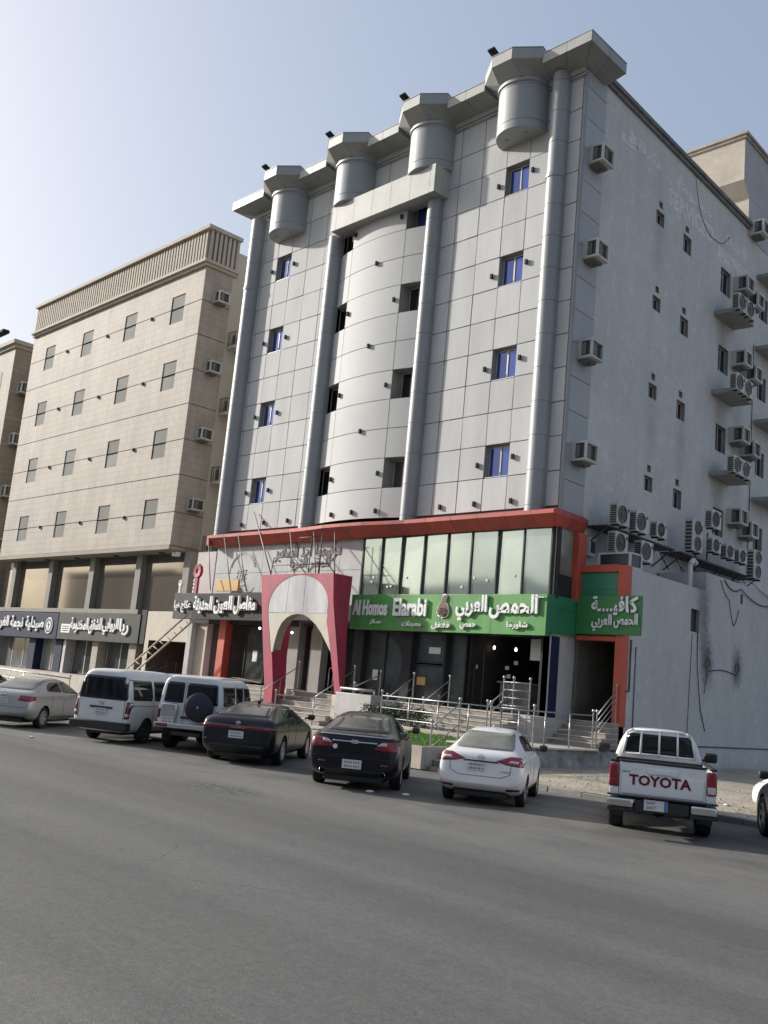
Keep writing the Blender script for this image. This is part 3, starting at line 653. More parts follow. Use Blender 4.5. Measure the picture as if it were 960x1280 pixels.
# whitewashed board with traces of an old sign, left of the panes
for a, b in zip([-41.2, -39.3, -37.4, -35.5, -33.6, -31.9], [-39.3, -37.4, -35.5, -33.6, -31.9, -30.5]):
    for z0, z1 in ((4.7, 6.9), (6.9, 8.24)):
        w = MB(); w.box(a+.008, b-.008, YF+.02, YF+.06, z0+.008, z1-.008); w.build('fascia_board', plaster, HT, True)
w = MB(); w.box(-41.2, -30.45, YF+.061, YF+.3, 4.6, 8.24); w.build('fascia_back', joint, HT, True)
w = MB(); put_text(w, ar('مؤسسة احد الصغير'), 4.6, .95, tr(-36.5, YF+.005, 7.35), .03, -.014, shear=.15); put_text(w, ar('للمقر الثريا'), 2.75, .6, tr(-35.3, YF+.005, 6.95), .03, -.014, shear=.1)
w.build('wire_lettering', pmat('dull wire', (.20, .19, .185), .6), HT, True, fix=False)
w = MB(); ec = Vector((-38.9, YF+.012, 6.95))
for rr, a0, a1 in ((1.05, .2, 3.2), (.95, .3, 2.9), (1.35, 3.5, 5.6), (.75, 3.6, 5.2)):
    w.path([ec+Vector((rr*cos(a0+(a1-a0)*i/16), 0, rr*.9*sin(a0+(a1-a0)*i/16))) for i in range(17)], .014, 4)
for q in range(4): w.path([ec+Vector((-.4+.2*q, 0, -.5)), ec+Vector((-.3+.2*q, 0, .1))], .012, 4)
for q in range(3): w.path([ec+Vector((-.5, 0, -.4+.2*q)), ec+Vector((.4, 0, -.32+.2*q))], .012, 4)
w.build('sign_trace', pmat('sign trace', (.34, .34, .34), .7), HT, True)
# shop fronts and the open entrance on the ground floor
FZ = 1.65
def shopglass(x0, x1, z0, z1, y=YF+.35, m=shopg, fr=blackb, cols=1):
    w = MB(); f = .06
    w.box(x0, x1, y-.05, y+.05, z1-f, z1); w.box(x0, x1, y-.05, y+.05, z0, z0+f); w.box(x0, x0+f, y-.05, y+.05, z0+f, z1-f); w.box(x1-f, x1, y-.05, y+.05, z0+f, z1-f)
    for c in range(1, cols): xx = x0+(x1-x0)*c/cols; w.box(xx-f/2, xx+f/2, y-.052, y+.05, z0+f, z1-f)
    s = w.build('shop_window', fr, HT, True)
    xs = [x0+(x1-x0)*c/cols for c in range(cols+1)]
    for a, b in zip(xs, xs[1:]):
        g = MB(); g.box(a+f*.5, b-f*.5, y, y+.015, z0+f, z1-f); g.build('pane', m, s, True, top=HT)
shopglass(-30.0, -27.75, FZ, 4.5, cols=2); shopglass(-27.2, -25.55, FZ+1.55, 4.5); shopglass(-27.2, -25.55, FZ, FZ+1.5); shopglass(-25.4, -24.55, FZ, 4.5)
shopglass(-42.2, -40.3, 1.7, 4.5, cols=2, fr=framem); shopglass(-38.4, -35.2, 1.7, 4.4, cols=2)
w = MB(); w.cbox(-40.1, -39.55, YF-.1, YF+.3, 1.0, 4.7, .015); w.build('pilaster', redp, HT, True)
for x0, x1 in ((-35.1, -34.2), (-33.3, -32.6), (-30.6, -30.02), (-27.72, -27.22), (-25.53, -25.42), (-21.0, -20.6)):
    w = MB(); w.cbox(x0, x1, YF+.1, YF+.5, .3, 4.7, .012); w.build('pilaster', reveal if x0 < -31 else blackb, HT, True)  # shade of canopy and arch put into the colour of the far pilasters
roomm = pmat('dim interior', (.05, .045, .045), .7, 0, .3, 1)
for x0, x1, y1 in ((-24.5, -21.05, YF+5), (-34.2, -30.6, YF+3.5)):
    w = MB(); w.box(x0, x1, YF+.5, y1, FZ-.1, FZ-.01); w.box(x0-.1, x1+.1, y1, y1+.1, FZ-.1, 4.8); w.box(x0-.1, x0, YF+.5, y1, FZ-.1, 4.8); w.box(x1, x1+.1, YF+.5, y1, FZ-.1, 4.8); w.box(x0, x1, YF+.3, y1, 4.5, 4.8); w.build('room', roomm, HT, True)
w = MB(); w.box(-30.5, -20.6, YF+.06, YF+.5, 4.36, 5.75); w.box(-43, -34.3, YF+.06, YF+.5, 4.42, 4.7); w.build('lintel', blackb, HT, True)
shopglass(-32.5, -30.7, FZ, 4.4, YF+1.2, cols=2)
w = MB(); w.cbox(-34.0, -33.3, YF+.6, YF+1.0, FZ, 4.4, .02); w.build('entrance_pillar', framem, HT, True)
w = MB(); w.box(-31.6, -31.1, YF+1.12, YF+1.14, 3.2, 3.75); w.build('door_notice', pmat('pink notice', (.55, .38, .40), .6, 0, .25, 9), HT, True)
w = MB(); w.box(-21.75, -21.12, YF+.52, YF+.75, 3.55, 4.30); w.build('roller_box', framem, HT, True)
for x in (-24.35, -23.9): w = MB(); w.box(x, x+.05, YF+.55, YF+.6, FZ, 4.4); w.build('door_stile', blackb, HT, True)
for i in range(4): w = MB(); w.box(-24.2+.8*i, -23.55+.8*i, YF+4.9, YF+4.96, 3.1, 3.8); w.build('menu_board', (yellows, redp, platew, greens)[i], HT, True)
w = MB(); w.cbox(-21.9, -21.2, YF+3.2, YF+3.9, FZ, FZ+1.9, .03); w.build('drinks_fridge', acfan, HT, True)
for i in range(9):
    a = random.choice(GX[:-1]); w = MB(); w.lathe([(0, -.02), (.05, -.015), (.05, .0)], (a+random.uniform(.2, 1.0), YF+.03, random.uniform(5.95, 6.7)), 8, axis='Y'); w.build('pane_spot', white, HT, True)  # white discs stand for stains and stickers on the panes
for x, z, ww, hh in ((-29.4, 2.6, .3, .42), (-26.8, 2.5, .45, .3), (-26.2, 3.7, .6, .25), (-37.6, 3.0, .35, .5), (-36.2, 2.6, .3, .4), (-41.6, 3.1, .3, .3)): w = MB(); w.box(x-ww/2, x+ww/2, YF+.335, YF+.343, z-hh/2, z+hh/2); w.build('window_poster', random.choice((platew, yellows, framem)), HT, True)
for i, (x, z, y) in enumerate(((-24.3, 3.2, YF+.6), (-23.3, 3.25, YF+1.2), (-22.9, 3.45, YF+1.2), (-23.2, 2.95, YF+1.2))):
    w = MB(); w.box(x-.09, x+.09, y, y+.012, z-.07, z+.07); w.build('notice', framem, HT, True)

# ================================================================== entrance arch, signs, annex
ARY = YF-2.0
AR = thing('entrance_arch', 'crimson arch portal with white dome panel over the hotel steps', 'arch', (-32, ARY, 1.0))
dome = [(-33.98+ (1-cos(t))*0, 0) for t in ()]
def dome_pt(t): return (-31.99+1.95*cos(t), 5.10+1.31*sin(t))
domeL = [(-33.43, 3.15), (-33.65, 3.94), (-33.83, 4.5), (-33.90, 4.81)]; domeR = [(-30.02, 4.81), (-30.03, 4.5), (-29.86, 4.04), (-29.60, 3.28)]
dtop = [dome_pt(pi-.02-(pi-.04)*i/22) for i in range(23)]
openL = [(-33.32, 3.15), (-33.22, 3.7), (-33.10, 4.08), (-32.9, 4.40), (-32.6, 4.62), (-32.27, 4.74), (-31.93, 4.78), (-31.5, 4.75), (-31.15, 4.62), (-30.7, 4.37), (-30.28, 4.02), (-29.9, 3.61), (-29.62, 3.3)]
fx = lambda p, h: Vector((p[0], ARY+h, p[1]))
# crimson surround: left leg with its half of the head, right leg with the other half
mid = len(dtop)//2
left = [(-34.65, 6.45), (-34.41, 5.2), (-33.97, 3.3), (-33.60, 1.78), (-33.55, .85), (-32.99, .85), (-33.03, 1.8), (-33.32, 3.10)] + domeL + dtop[:mid+1] + [(-31.99, 6.45)]
right = [(-29.90, 6.45), (-29.73, 5.24), (-29.34, 3.76), (-28.80, 1.70), (-29.14, 1.72), (-29.32, 2.4), (-29.60, 3.27)] + domeR[::-1][1:] + dtop[mid:][::-1] + [(-31.99, 6.45)]
for pl, nm in ((left, 'arch_leg'), (right, 'arch_leg')):
    w = MB(); w.prism(pl, fx, 0, .10); w.build(nm, arch_red, AR, True)
w = MB()                                                # outer cheek on the right, tapering to the foot; inner cheek on the left
for prof, dep in (([(-29.90, 6.45), (-29.73, 5.24), (-29.34, 3.76), (-28.80, 1.70)], [1.05, .86, .55, .22]), ([(-33.3, 4.6), (-33.3, 3.1), (-33.03, 1.8), (-32.99, .85)], [.85, .80, .68, .55]), ([(-34.65, 6.45), (-34.41, 5.2), (-33.97, 3.3), (-33.60, 1.78), (-33.55, .85)], [1.05, .95, .8, .6, .55]), ([(-29.60, 3.27), (-29.32, 2.4), (-29.14, 1.72)], [.5, .4, .22])):
    for i in range(len(prof)-1):
        a, b = prof[i], prof[i+1]
        w.face([fx(a, .101), fx(b, .101), fx(b, dep[i+1]), fx(a, dep[i])])
w.face([fx((-34.65, 6.45), .0), fx((-29.90, 6.45), .0), fx((-29.90, 6.45), 1.05), fx((-34.65, 6.45), 1.05)])
w.build('arch_cheek', arch_red, AR, True)
w = MB(); w.face([fx((-33.55, .86), .55), fx((-32.99, .86), .55), fx((-33.03, 1.8), .68), fx((-33.3, 3.1), .80), fx((-33.3, 4.6), .85), fx((-34.3, 4.6), .9), fx((-33.9, 3.1), .75)]); w.build('arch_back', arch_red, AR, True)
xs = [-33.93, -32.70, -31.60, -30.05]
def dome_z(x):
    q = max(-1, min(1, (x+31.99)/1.95)); return 5.10+1.31*sqrt(max(0, 1-q*q))
for a, b in zip(xs, xs[1:]):
    w = MB(); P = [(lerp(a, b, i/12)) for i in range(13)]; P[0] += .012; P[-1] -= .012
    zl = lambda x: max(4.55 if False else 4.82, 0)
    pl = [(x, dome_z(x)-.01) for x in P] + [(P[-1], 4.83), (P[0], 4.83)]
    w.prism(pl, fx, .012, .07); w.build('dome_panel', arch_white, AR, True)
def cut_at(poly, x): return poly
lo = [p for p in openL]
half = 6
w = MB(); pl = [(-33.89, 4.81), (-33.82, 4.5), (-33.64, 3.94), (-33.42, 3.16)] + lo[:half+1] + [(-31.95, 4.81)]
w.prism(pl, fx, .010, .09); w.build('spandrel', arch_cream, AR, True)
w = MB(); pl = [(-31.91, 4.81)] + lo[half:] + [(-29.605, 3.29), (-29.87, 4.04), (-30.04, 4.5), (-30.03, 4.81)]
w.prism(pl, fx, .010, .09); w.build('spandrel', arch_cream, AR, True)
w = MB()                                                # soffit of the opening, pale
for a, b in zip(lo[:-1], lo[1:]): w.face([fx(a, .05), fx(b, .05), fx(b, .42), fx(a, .42)])
w.build('opening_soffit', pmat('arch soffit', (.30, .26, .20), .7), AR, True)
w = MB()                                                # wire frame left on top of the arch
dm = pmat('rusty bar', (.11, .075, .07), .7, .2)
zt = 6.45
for a, b in (((-34.4, .3, zt), (-34.3, .3, 7.25)), ((-34.3, .3, 7.25), (-33.0, .3, 7.25)), ((-33.0, .3, 7.25), (-32.0, .3, 6.5)), ((-34.4, .3, 6.9), (-30.6, .3, 6.9)), ((-31.2, .3, 7.35), (-30.2, .3, 6.5)), ((-32.9, .5, 7.25), (-32.9, .5, 8.1)), ((-32.9, .5, 8.1), (-31.7, .5, 8.1)), ((-32.1, .5, 6.5), (-32.1, .5, 8.1)), ((-31.45, .5, 6.5), (-31.45, .5, 8.1)), ((-31.15, .3, 6.5), (-31.2, .3, 8.2))):
    w.tube((a[0], ARY+a[1], a[2]), (b[0], ARY+b[1], b[2]), .022, 5)
w.build('bar_frame', dm, AR, True)
# stay rods from the canopy lip
RODM = pmat('stay rod', (.20, .19, .19), .5, .4)
for i, (xa, xb, zb) in enumerate(((-41.2, -40.0, 5.95), (-39.85, -38.3, 5.9), (-38.7, -37.1, 5.9), (-37.0, -34.6, 6.47), (-34.75, -33.0, 6.47), (-33.1, -31.6, 6.47), (-31.7, -30.4, 6.47))):
    w = MB(); y1 = 26.95 if zb < 6 else ARY+.5
    z0 = 8.62; ya = YF-.62
    if i == 3:
        xa2 = xa-(xb-xa)*.55; w.tube((xa2, ya+.5, z0+1.2), (xb, y1, zb), .028, 6)
    else: w.tube((xa, ya, z0), (xb, y1, zb), .024, 6)
    w.build('stay_rod', RODM, None, origin=(xb, y1, zb), label='thin stay rod from red canopy to %s, %s' % (('the key shop sign' if zb < 6 else 'the crimson arch'), ('nearest the beige building', 'second from the beige building', 'third from the beige building', 'poking above the canopy', 'just past the tall rod', 'second last before the mirror panes', 'nearest the mirror panes')[i]), cat='rod', group='stay rods under the red canopy')
for i, (x, y, z, lb) in enumerate(((-34.75, ARY+.3, 4.15, 'small lit globe lamp on the outer flank of the crimson arch'), (-33.0, ARY+.7, 4.05, 'small lit globe lamp inside the opening of the crimson arch'))):
    w = MB(); w.lathe([(.0, -.06), (.04, -.045), (.06, 0), (.04, .045), (0, .06)], (x, y, z), 12); w.build('globe_lamp', bulb, None, origin=(x, y, z), label=lb, cat='lamp')
# green shop sign
GS = thing('shop_sign', 'long bright green restaurant sign with white English and Arabic letters', 'sign', (-25.4, YF-.4, 4.35))
gy = YF-.4
for a, b in zip([-30.42, -27.9, -25.4, -22.9], [-27.9, -25.4, -22.9, -20.47]):
    w = MB(); w.cbox(a, b-.004, gy, gy+.06, 4.36, 5.79, .008); w.build('sign_panel', greens, GS, True)
w = MB(); w.box(-30.42, -20.49, gy+.061, gy+.4, 4.38, 5.77); w.build('sign_box', greend, GS, True)
w = MB(); w.box(-20.488, -20.46, gy+.03, 29.38, 4.50, 5.80); w.build('return_panel', greend, GS, True)
w = MB(); w.box(-20.45, -20.442, gy+.05, 29.36, 5.37, 5.385); w.build('return_seam', joint, GS, True)
for txt, x, z, w_, h_, bo, nm in (('Al Homos', -30.22, 4.93, 2.02, .64, .030, 'english_lettering'), ('Elarabi', -27.86, 4.93, 1.80, .70, .030, 'english_lettering'), (ar('الحمص'), -22.95, 4.90, 2.15, .86, .03, 'arabic_lettering'), (ar('العربي'), -24.55, 4.80, 1.48, .95, .03, 'arabic_lettering'),
        (ar('فلافل'), -25.72, 4.47, .92, .25, .02, 'small_lettering'), (ar('حمص'), -24.28, 4.50, .74, .22, .02, 'small_lettering'), (ar('شاورما'), -22.1, 4.55, .92, .27, .02, 'small_lettering'), (ar('معجنات'), -27.3, 4.50, 1.0, .25, .02, 'small_lettering'), (ar('عصائر'), -29.15, 4.56, .68, .22, .02, 'small_lettering'), (ar('مطعم'), -20.95, 5.60, .40, .13, .02, 'small_lettering')):
    b = MB(); put_text(b, txt, w_, h_, tr(x, gy-.03, z), .07, bo); b.build(nm, white, GS, True, fix=False)
w = MB()                                                # bronze pot emblem
pot = [(-25.55, 4.95), (-25.62, 5.1), (-25.58, 5.3), (-25.45, 5.45), (-25.35, 5.6), (-25.3, 5.78), (-25.18, 5.84), (-25.05, 5.78), (-25.08, 5.62), (-25.12, 5.5), (-24.98, 5.4), (-24.86, 5.2), (-24.88, 5.0), (-25.0, 4.88), (-25.3, 4.86)]
pot = [(-25.22+.72*(p[0]+25.22), 5.30+.84*(p[1]-5.30)) for p in pot]
w.prism(pot, lambda p, h: Vector((p[0], gy+h, p[1])), -.07, -.01)
for r in (.07, .13, .19): w.path([Vector((-25.22+r*.9*cos(a*.4), gy-.085, 5.12+r*.8*sin(a*.4))) for a in range(16)], .016, 4)
w.build('pot_emblem', goldl, GS, True)
w = MB(); w.path([Vector((-25.22+1.08*(p[0]+25.22), gy-.03, 5.3+1.06*(p[1]-5.3))) for p in pot+pot[:1]], .03, 5); w.build('emblem_outline', white, GS, True)
# annex with its red frame and cafe sign
PA = lambda s, z, d=0: side(s, z, AOFF+d)
AX0 = 29.4
fr = (AX0-YF)/SD.y                                      # s at the annex front
ANX = thing('annex_building', 'low grey annex with soot stained wall and red framed side door', 'building', (-19.6, AX0, 0))
w = MB()
Pa = lambda u, v, d: PA(u, v, -d)
AH = [(6.45, 7.2, 5.28, 6.15)]
holed(w, fr+.05, 7.7, -.1, 6.98, AH, Pa, .25, 0, 1); holed(w, 7.7, 26, -.1, 7.72, [(11.1, 11.35, 6.9, 7.3)], Pa, .2, 0, 1)
w.face([PA(7.7, 6.98), PA(7.7, 7.72), PA(7.7, 7.72, -2), PA(7.7, 6.98, -2)])
w.face([PA(fr+.05, 6.98), PA(7.7, 6.98), PA(7.7, 6.98, -2.05), PA(fr+.05, 6.98, -2.05)]); w.face([PA(7.7, 7.72), PA(26, 7.72), PA(26, 7.72, -2.05), PA(7.7, 7.72, -2.05)])
w.build('annex_wall', [annexm, reveal], ANX, True)
TA = Matrix.Translation(S0+SN*AOFF) @ Matrix.Rotation(RS, 4, 'Z')
w = MB(); w.box(6.45, 7.2, .14, .18, 5.28, 6.15, T=TA); w.build('dark_hatch', blackp, ANX, True)
for s in (8.05, 10.95):
    w = MB(); w.lathe([(.02, .30), (.15, .30), (.16, -.01), (.21, -.02), (.21, .0)], (s, 0, 4.2), 14, axis='Y', T=TA); w.build('burnt_outlet', blackp, ANX, True)
w = MB(); w.box(fr+.06, 26, -.018, .01, .98, 1.04, T=TA); w.build('plinth_line', pmat('plinth line', (.10, .10, .10), .9), ANX, True)
xa = PA(fr, 0).x
for a, b, c, d, nm, m in ((xa-.29, xa+.03, 1.55, 7.02, 'frame_post', redp), (-20.46, xa-.295, 6.80, 7.06, 'frame_beam', redp), (-20.46, xa-.295, 4.40, 4.56, 'frame_beam', redp)):
    w = MB(); w.cbox(a, b, AX0-.12, AX0+.25, c, d, .012); w.build(nm, m, ANX, True)
w = MB(); w.box(-20.46, xa-.30, AX0-.02, AX0+.04, 4.57, 6.79); w.build('green_panel', greend, ANX, True)
w = MB(); w.box(-20.45, xa-.36, AX0-.026, AX0-.021, 6.2, 6.215); w.build('panel_seam', joint, ANX, True)
w = MB()                                                # side passage behind the frame
w.box(-20.6, -20.5, AX0+.1, AX0+4, 1.5, 4.5); w.box(xa-.45, xa-.36, AX0+.26, AX0+4, 1.5, 4.5); w.box(-20.5, xa-.45, AX0+4, AX0+4.1, 1.5, 4.5); w.box(-20.5, xa-.45, AX0+.1, AX0+4, 4.5, 4.6); w.box(-20.5, xa-.45, AX0+.1, AX0+4, 1.50, 1.6)
w.build('side_passage', pmat('passage wall', (.13, .12, .10), .8, 0, .3, 1.2), ANX, True)
w = MB(); w.box(-20.1, -19.2, AX0+2.0, AX0+2.06, 1.6, 3.9); w.box(-20.12, -19.18, AX0+1.98, AX0+2.0, 3.9, 4.0); w.build('inner_door', pmat('dull door', (.07, .075, .06), .5, 0, .3, 1.5), ANX, True)
w = MB(); w.box(fr-.85, fr-.02, -2.1, -2.03, 1.6, 4.4, T=Matrix.Translation(S0+SN*0) @ Matrix.Rotation(RS, 4, 'Z')) if False else w.box(-20.9, -20.50, YF+.1, YF+.5, 1.6, 4.4); w.build('blue_jamb', navyb, ANX, True)
CS = thing('cafe_sign', 'square green cafe sign with white Arabic letters on the red frame', 'sign', (-19.1, AX0-.2, 4.6))
cy = AX0-.22
w = MB(); w.cbox(-20.44, -17.83, cy, cy+.09, 4.60, 5.95, .02); w.build('sign_board', pmat('cafe green', (.045, .20, .055), .45, 0, .1, .8), CS, True)
w = MB(); put_text(w, ar('كا'), .48, .56, tr(-18.42, cy-.02, 5.36), .05, .03); put_text(w, ar('فيــــة'), 1.32, .66, tr(-19.78, cy-.02, 5.27), .05, .03); w.build('cafe_lettering', white, CS, True, fix=False)
w = MB(); put_text(w, ar('الحمص'), .92, .5, tr(-18.85, cy-.02, 4.83), .05, .02); put_text(w, ar('العربي'), .80, .58, tr(-19.74, cy-.02, 4.72), .05, .02); w.build('name_lettering', white, CS, True, fix=False)
# dark blue framed box on the annex roof edge
DB = thing('framed_box', 'dark blue box in pale frame on annex roof above the green panel', 'box', (-19.6, AX0+.4, 7.0))
w = MB(); w.box(-19.95, xa-.12, AX0+.32, AX0+1.0, 7.0, 7.5); w.build('panels', pmat('dark blue panel', (.02, .028, .045), .3), DB, True)
w = MB()
for x in (-19.95, xa-.12):
    for y in (AX0+.30, AX0+1.01): w.box(x-.035, x+.035, y-.035, y+.035, 7.0, 7.54)
for z in (7.02, 7.52):
    for y in (AX0+.30, AX0+1.01): w.box(-19.915, xa-.155, y-.03, y+.03, z-.03, z+.03)
    for x in (-19.95, xa-.12): w.box(x-.03, x+.03, AX0+.335, AX0+.975, z-.03, z+.03)
w.build('frame', acw, DB, True)
# loose pipes and cables on the annex
w = MB(); w.path([PA(fr+.25, 4.5, .04), PA(fr+.25, 2.75, .04), PA(fr+.02, 2.75, .04)], .03, 6); w.build('pipe', pmat('dull pipe', (.10, .10, .11), .6), None, origin=tuple(PA(fr+.25, 2.75)), label='grey elbow pipe on the annex wall beside the red post', cat='pipe')
w = MB(); w.path([PA(fr+.65, 4.3, .02), PA(fr+.65, 1.2, .02)], .025, 6); w.build('conduit', pmat('conduit', (.15, .15, .16), .6), None, origin=tuple(PA(fr+.65, 1.2)), label='straight thin conduit down the annex wall near the red post', cat='conduit')
def cable(pts, r, label, n=10, m=cableb, sag=0):
    w = MB(); q = []
    for a, b in zip(pts, pts[1:]):
        a, b = Vector(a), Vector(b)
        for i in range(n): t = i/n; q.append(a.lerp(b, t)-Vector((0, 0, sag*4*t*(1-t))))
    q.append(Vector(pts[-1])); w.path(q, r, 5); return w.build('cable', m, None, origin=tuple(pts[0]), label=label, cat='cable')
cable([PA(7.05, 5.3, .02), PA(7.05, 4.0, .05), PA(7.5, 2.4, .03), PA(8.0, 1.6, .02)], .016, 'black cable hanging below the dark hatch on the annex')
cable([PA(6.6, 5.2, .015), PA(6.5, 3.2, .02), PA(6.4, .4, .02)], .010, 'thin wire running down the annex wall beside the dark hatch')
cable([PA(8.05, 3.95, .02), PA(7.75, 3.0, .05)], .012, 'short wire hanging from the first burnt outlet')
cable([PA(8.2, 3.9, .03), PA(10.9, 3.9, .03)], .02, 'thin wire strung between the two burnt outlets', sag=-.12)
cable([PA(9.4, 7.65, .03), PA(11.0, 7.5, .06), PA(14.5, 7.2, .05), PA(14.9, 5.6, .04), PA(14.4, 4.9, .03)], .022, 'thick black cable drooping over the annex top and down', sag=.25)
cable([PA(8.4, 7.8, -.1), PA(12.0, 7.95, .05), PA(16.5, 7.4, .1)], .014, 'black cable sagging along the taller part of the annex', sag=.18)
cable([PA(9.0, 7.6, .03), PA(9.9, 6.9, .03), PA(10.4, 5.9, .03), PA(10.9, 6.6, .03)], .014, 'looped thin wire below the annex parapet', sag=.12)
cable([side(9.6, 26.2, .1), side(10.5, 24.6, .03), side(12.2, 24.1, .02), side(13.7, 24.9, .02)], .013, 'black wire looping down from the roof over the faded lettering', sag=.25)
cable([side(16.9, 20.5, .05), side(16.9, 12.8, .05), side(16.8, 9.0, .05)], .02, 'vertical black wire beside the stacked ledges of the side wall')

# ------------------------------------------------------------------ key shop and ladder, between hotel and beige building
KS = thing('key_shop_sign', 'charcoal sign board with white Arabic letters beside the crimson arch', 'sign', (-39, 26.95, 4.5))
w = MB(); w.cbox(-41.3, -35.0, 26.95, 27.15, 4.54, 5.80, .012); w.build('sign_board', blackb, KS, True)
w = MB(); w.cbox(-43.1, -41.32, 26.97, 27.15, 4.54, 5.82, .012); w.build('side_board', greyb, KS, True)
for t_, x, ww in ((ar('مفاصل'), -37.75, 1.65), (ar('العين'), -39.35, 1.45), (ar('الحديثة'), -41.1, 1.6)): w = MB(); put_text(w, t_, ww, .86, tr(x, 26.92, 4.80), .12, .03); w.build('lettering', white, KS, True, fix=False)
w = MB(); put_text(w, ar('عكاج هيا'), 1.45, .6, tr(-42.9, 26.94, 4.85), .08, .02); w.build('small_lettering', white, KS, True, fix=False)
def big_key(name, x, z, s, m1, m2, label):
    k = thing(name, label, 'key', (x, 27.02, z)); w = MB(); T = tr(x, 27.02, z)
    w.lathe([(.12*s, -.06), (.30*s, -.08), (.34*s, -.05), (.34*s, .05), (.30*s, .08), (.12*s, .06), (.12*s, -.06)], (0, 0, 1.02*s), 9, axis='Y', T=T, smooth=False)
    w.box(-.10*s, .10*s, -.06, .06, 0, .75*s, T=T)
    w.build('bow', m1, k, True); w = MB()
    for q in range(4): w.box(-.22*s, -.10*s, -.055, .055, (.04+.17*q)*s, (.13+.17*q)*s, T=T)
    w.box(-.13*s, -.10*s-.002, -.07, .07, -.0, .8*s, T=T); w.build('teeth', m2, k, True)
big_key('key_figure', -41.35, 5.80, 1.08, arch_red, white, 'large dark red key figure standing on the key shop sign')
big_key('key_figure', -42.75, 5.82, .5, white, white, 'small white key figure on the end of the key shop sign')
w = MB(); w.cbox(-40.1, -38.3, 27.3, 27.42, 5.95, 6.5, .01)
w.build('yellow_sign', yellows, None, origin=(-39.2, 27.35, 5.95), label='small faded yellow sign above the charcoal key shop board', cat='sign')
GP = thing('garage_building', 'low cream building with dark garage opening between beige block and hotel', 'building', (-44, YF+.3, 0))
w = MB(); holed(w, -47.3, -41.4, .2, 5.0, [(-46.9, -42.9, .2, 3.45)], lambda u, v, d: (u, YF+.2+d, v), 2.5, 0, 1)
w.face([(-46.9, YF+2.7, .2), (-42.9, YF+2.7, .2), (-42.9, YF+2.7, 3.45), (-46.9, YF+2.7, 3.45)], 1); w.face([(-47.3, YF+.2, 5), (-41.4, YF+.2, 5), (-41.4, YF+9, 5), (-47.3, YF+9, 5)])
w.build('wall', [pmat('cream stone', (.50, .44, .36), .7, 0, .08, 1.2), pmat('garage dark', (.10, .07, .055), .85)], GP, True)
w = MB(); w.box(-43.0, -41.32, YF+.1, YF+.19, 4.9, 8.05); w.box(-43.0, -41.35, YF+.191, YF+8, 5.02, 8.0); w.build('upper_panel', pmat('pinkish panel', (.46, .41, .38), .7, 0, .1, 1), GP, True)
w = MB(); w.cbox(-42.85, -42.45, YF-.1, YF+.19, .2, 4.4, .012); w.build('gate_post', plaster, GP, True)
LD = thing('ladder', 'long timber ladder leaning against the key shop sign', 'ladder', (-45.3, 26.3, 1.3))
lp = [(Vector((-46.2, 26.3, 1.55)), Vector((-41.1, 26.6, 4.75))), (Vector((-45.5, 26.3, 1.35)), Vector((-40.5, 26.6, 4.50)))]
for a, b in lp:
    w = MB(); w.tube(a, b, .05, 6); w.build('stile', wood, LD, True)
for i in range(11):
    t = (i+.6)/11.5; w = MB(); w.tube(lp[0][0].lerp(lp[0][1], t), lp[1][0].lerp(lp[1][1], t), .025, 6); w.build('rung', wood, LD, True)

# ------------------------------------------------------------------ terrace with steps, planter, railings
TR = thing('entrance_terrace', 'pale marble terrace and steps along the shop fronts', 'terrace', (-25, 24, 0))
LZ = .80
def slab(x0, x1, y0, y1, z0, z1, m=marble, name='landing', c=.012):
    w = MB(); w.cbox(x0, x1, y0, y1, z0, z1, c); return w.build(name, m, TR, True)
def edgeX(y): return xa - .0719*(y-AX0)*1.0
# low landing and its rough retaining wall towards the pavement
w = MB(); q = [(-27.2, 24.25), (-19.0, 24.25), (-19.0, 21.9), (edgeX(21.9), 21.9), (edgeX(28.0), 28.0), (-20.6, 28.0), (-20.6, 27.9), (-27.2, 27.9)]
w.face([(x, y, LZ) for x, y in q]); w.build('landing', marble, TR, True)
w = MB(); n = 24
bw = bmesh.new()
for i in range(n+1):
    y = 21.9+(AX0+.05-21.9)*i/n
    for j in range(7): bw.verts.new((edgeX(y)+random.uniform(-.018, .018), y, -.05+(LZ-.02+.05)*j/6))
bw.verts.ensure_lookup_table()
for i in range(n):
    for j in range(6): bw.faces.new([bw.verts[i*7+j], bw.verts[(i+1)*7+j], bw.verts[(i+1)*7+j+1], bw.verts[i*7+j+1]])
w.bm(bw, 0, None, True); bw.free(); w.build('retaining_wall', concrete, TR, True)
w = MB(); w.box(-19.6, edgeX(25)+.03, 21.9, 28.0, LZ-.05, LZ-.003); w.build('landing_edge', marble, TR, True)
# steps to the shop, to the side door, down to the street, up to the arch and the shop on the far side
def steps(x0, x1, y0, y1, z0, z1, n):
    for i in range(n):
        ya = y0+(y1-y0)*i/n; za = z0+(z1-z0)*(i+1)/n
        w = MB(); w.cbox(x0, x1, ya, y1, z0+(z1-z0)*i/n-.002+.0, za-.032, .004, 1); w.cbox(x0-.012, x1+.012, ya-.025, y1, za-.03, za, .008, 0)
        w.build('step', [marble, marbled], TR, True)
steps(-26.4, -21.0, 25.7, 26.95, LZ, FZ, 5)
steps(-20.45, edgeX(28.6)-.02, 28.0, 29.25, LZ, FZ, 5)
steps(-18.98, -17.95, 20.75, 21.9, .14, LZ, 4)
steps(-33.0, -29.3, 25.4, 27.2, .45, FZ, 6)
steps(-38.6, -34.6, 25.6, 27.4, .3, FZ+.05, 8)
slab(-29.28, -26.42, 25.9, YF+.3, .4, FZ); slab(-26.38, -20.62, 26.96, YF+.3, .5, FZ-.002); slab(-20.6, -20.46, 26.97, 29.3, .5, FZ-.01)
slab(-33.3, -29.3, 27.22, YF+1.2, .3, FZ-.004); slab(-43.0, -34.0, 27.42, YF+.6, .2, FZ+.045)
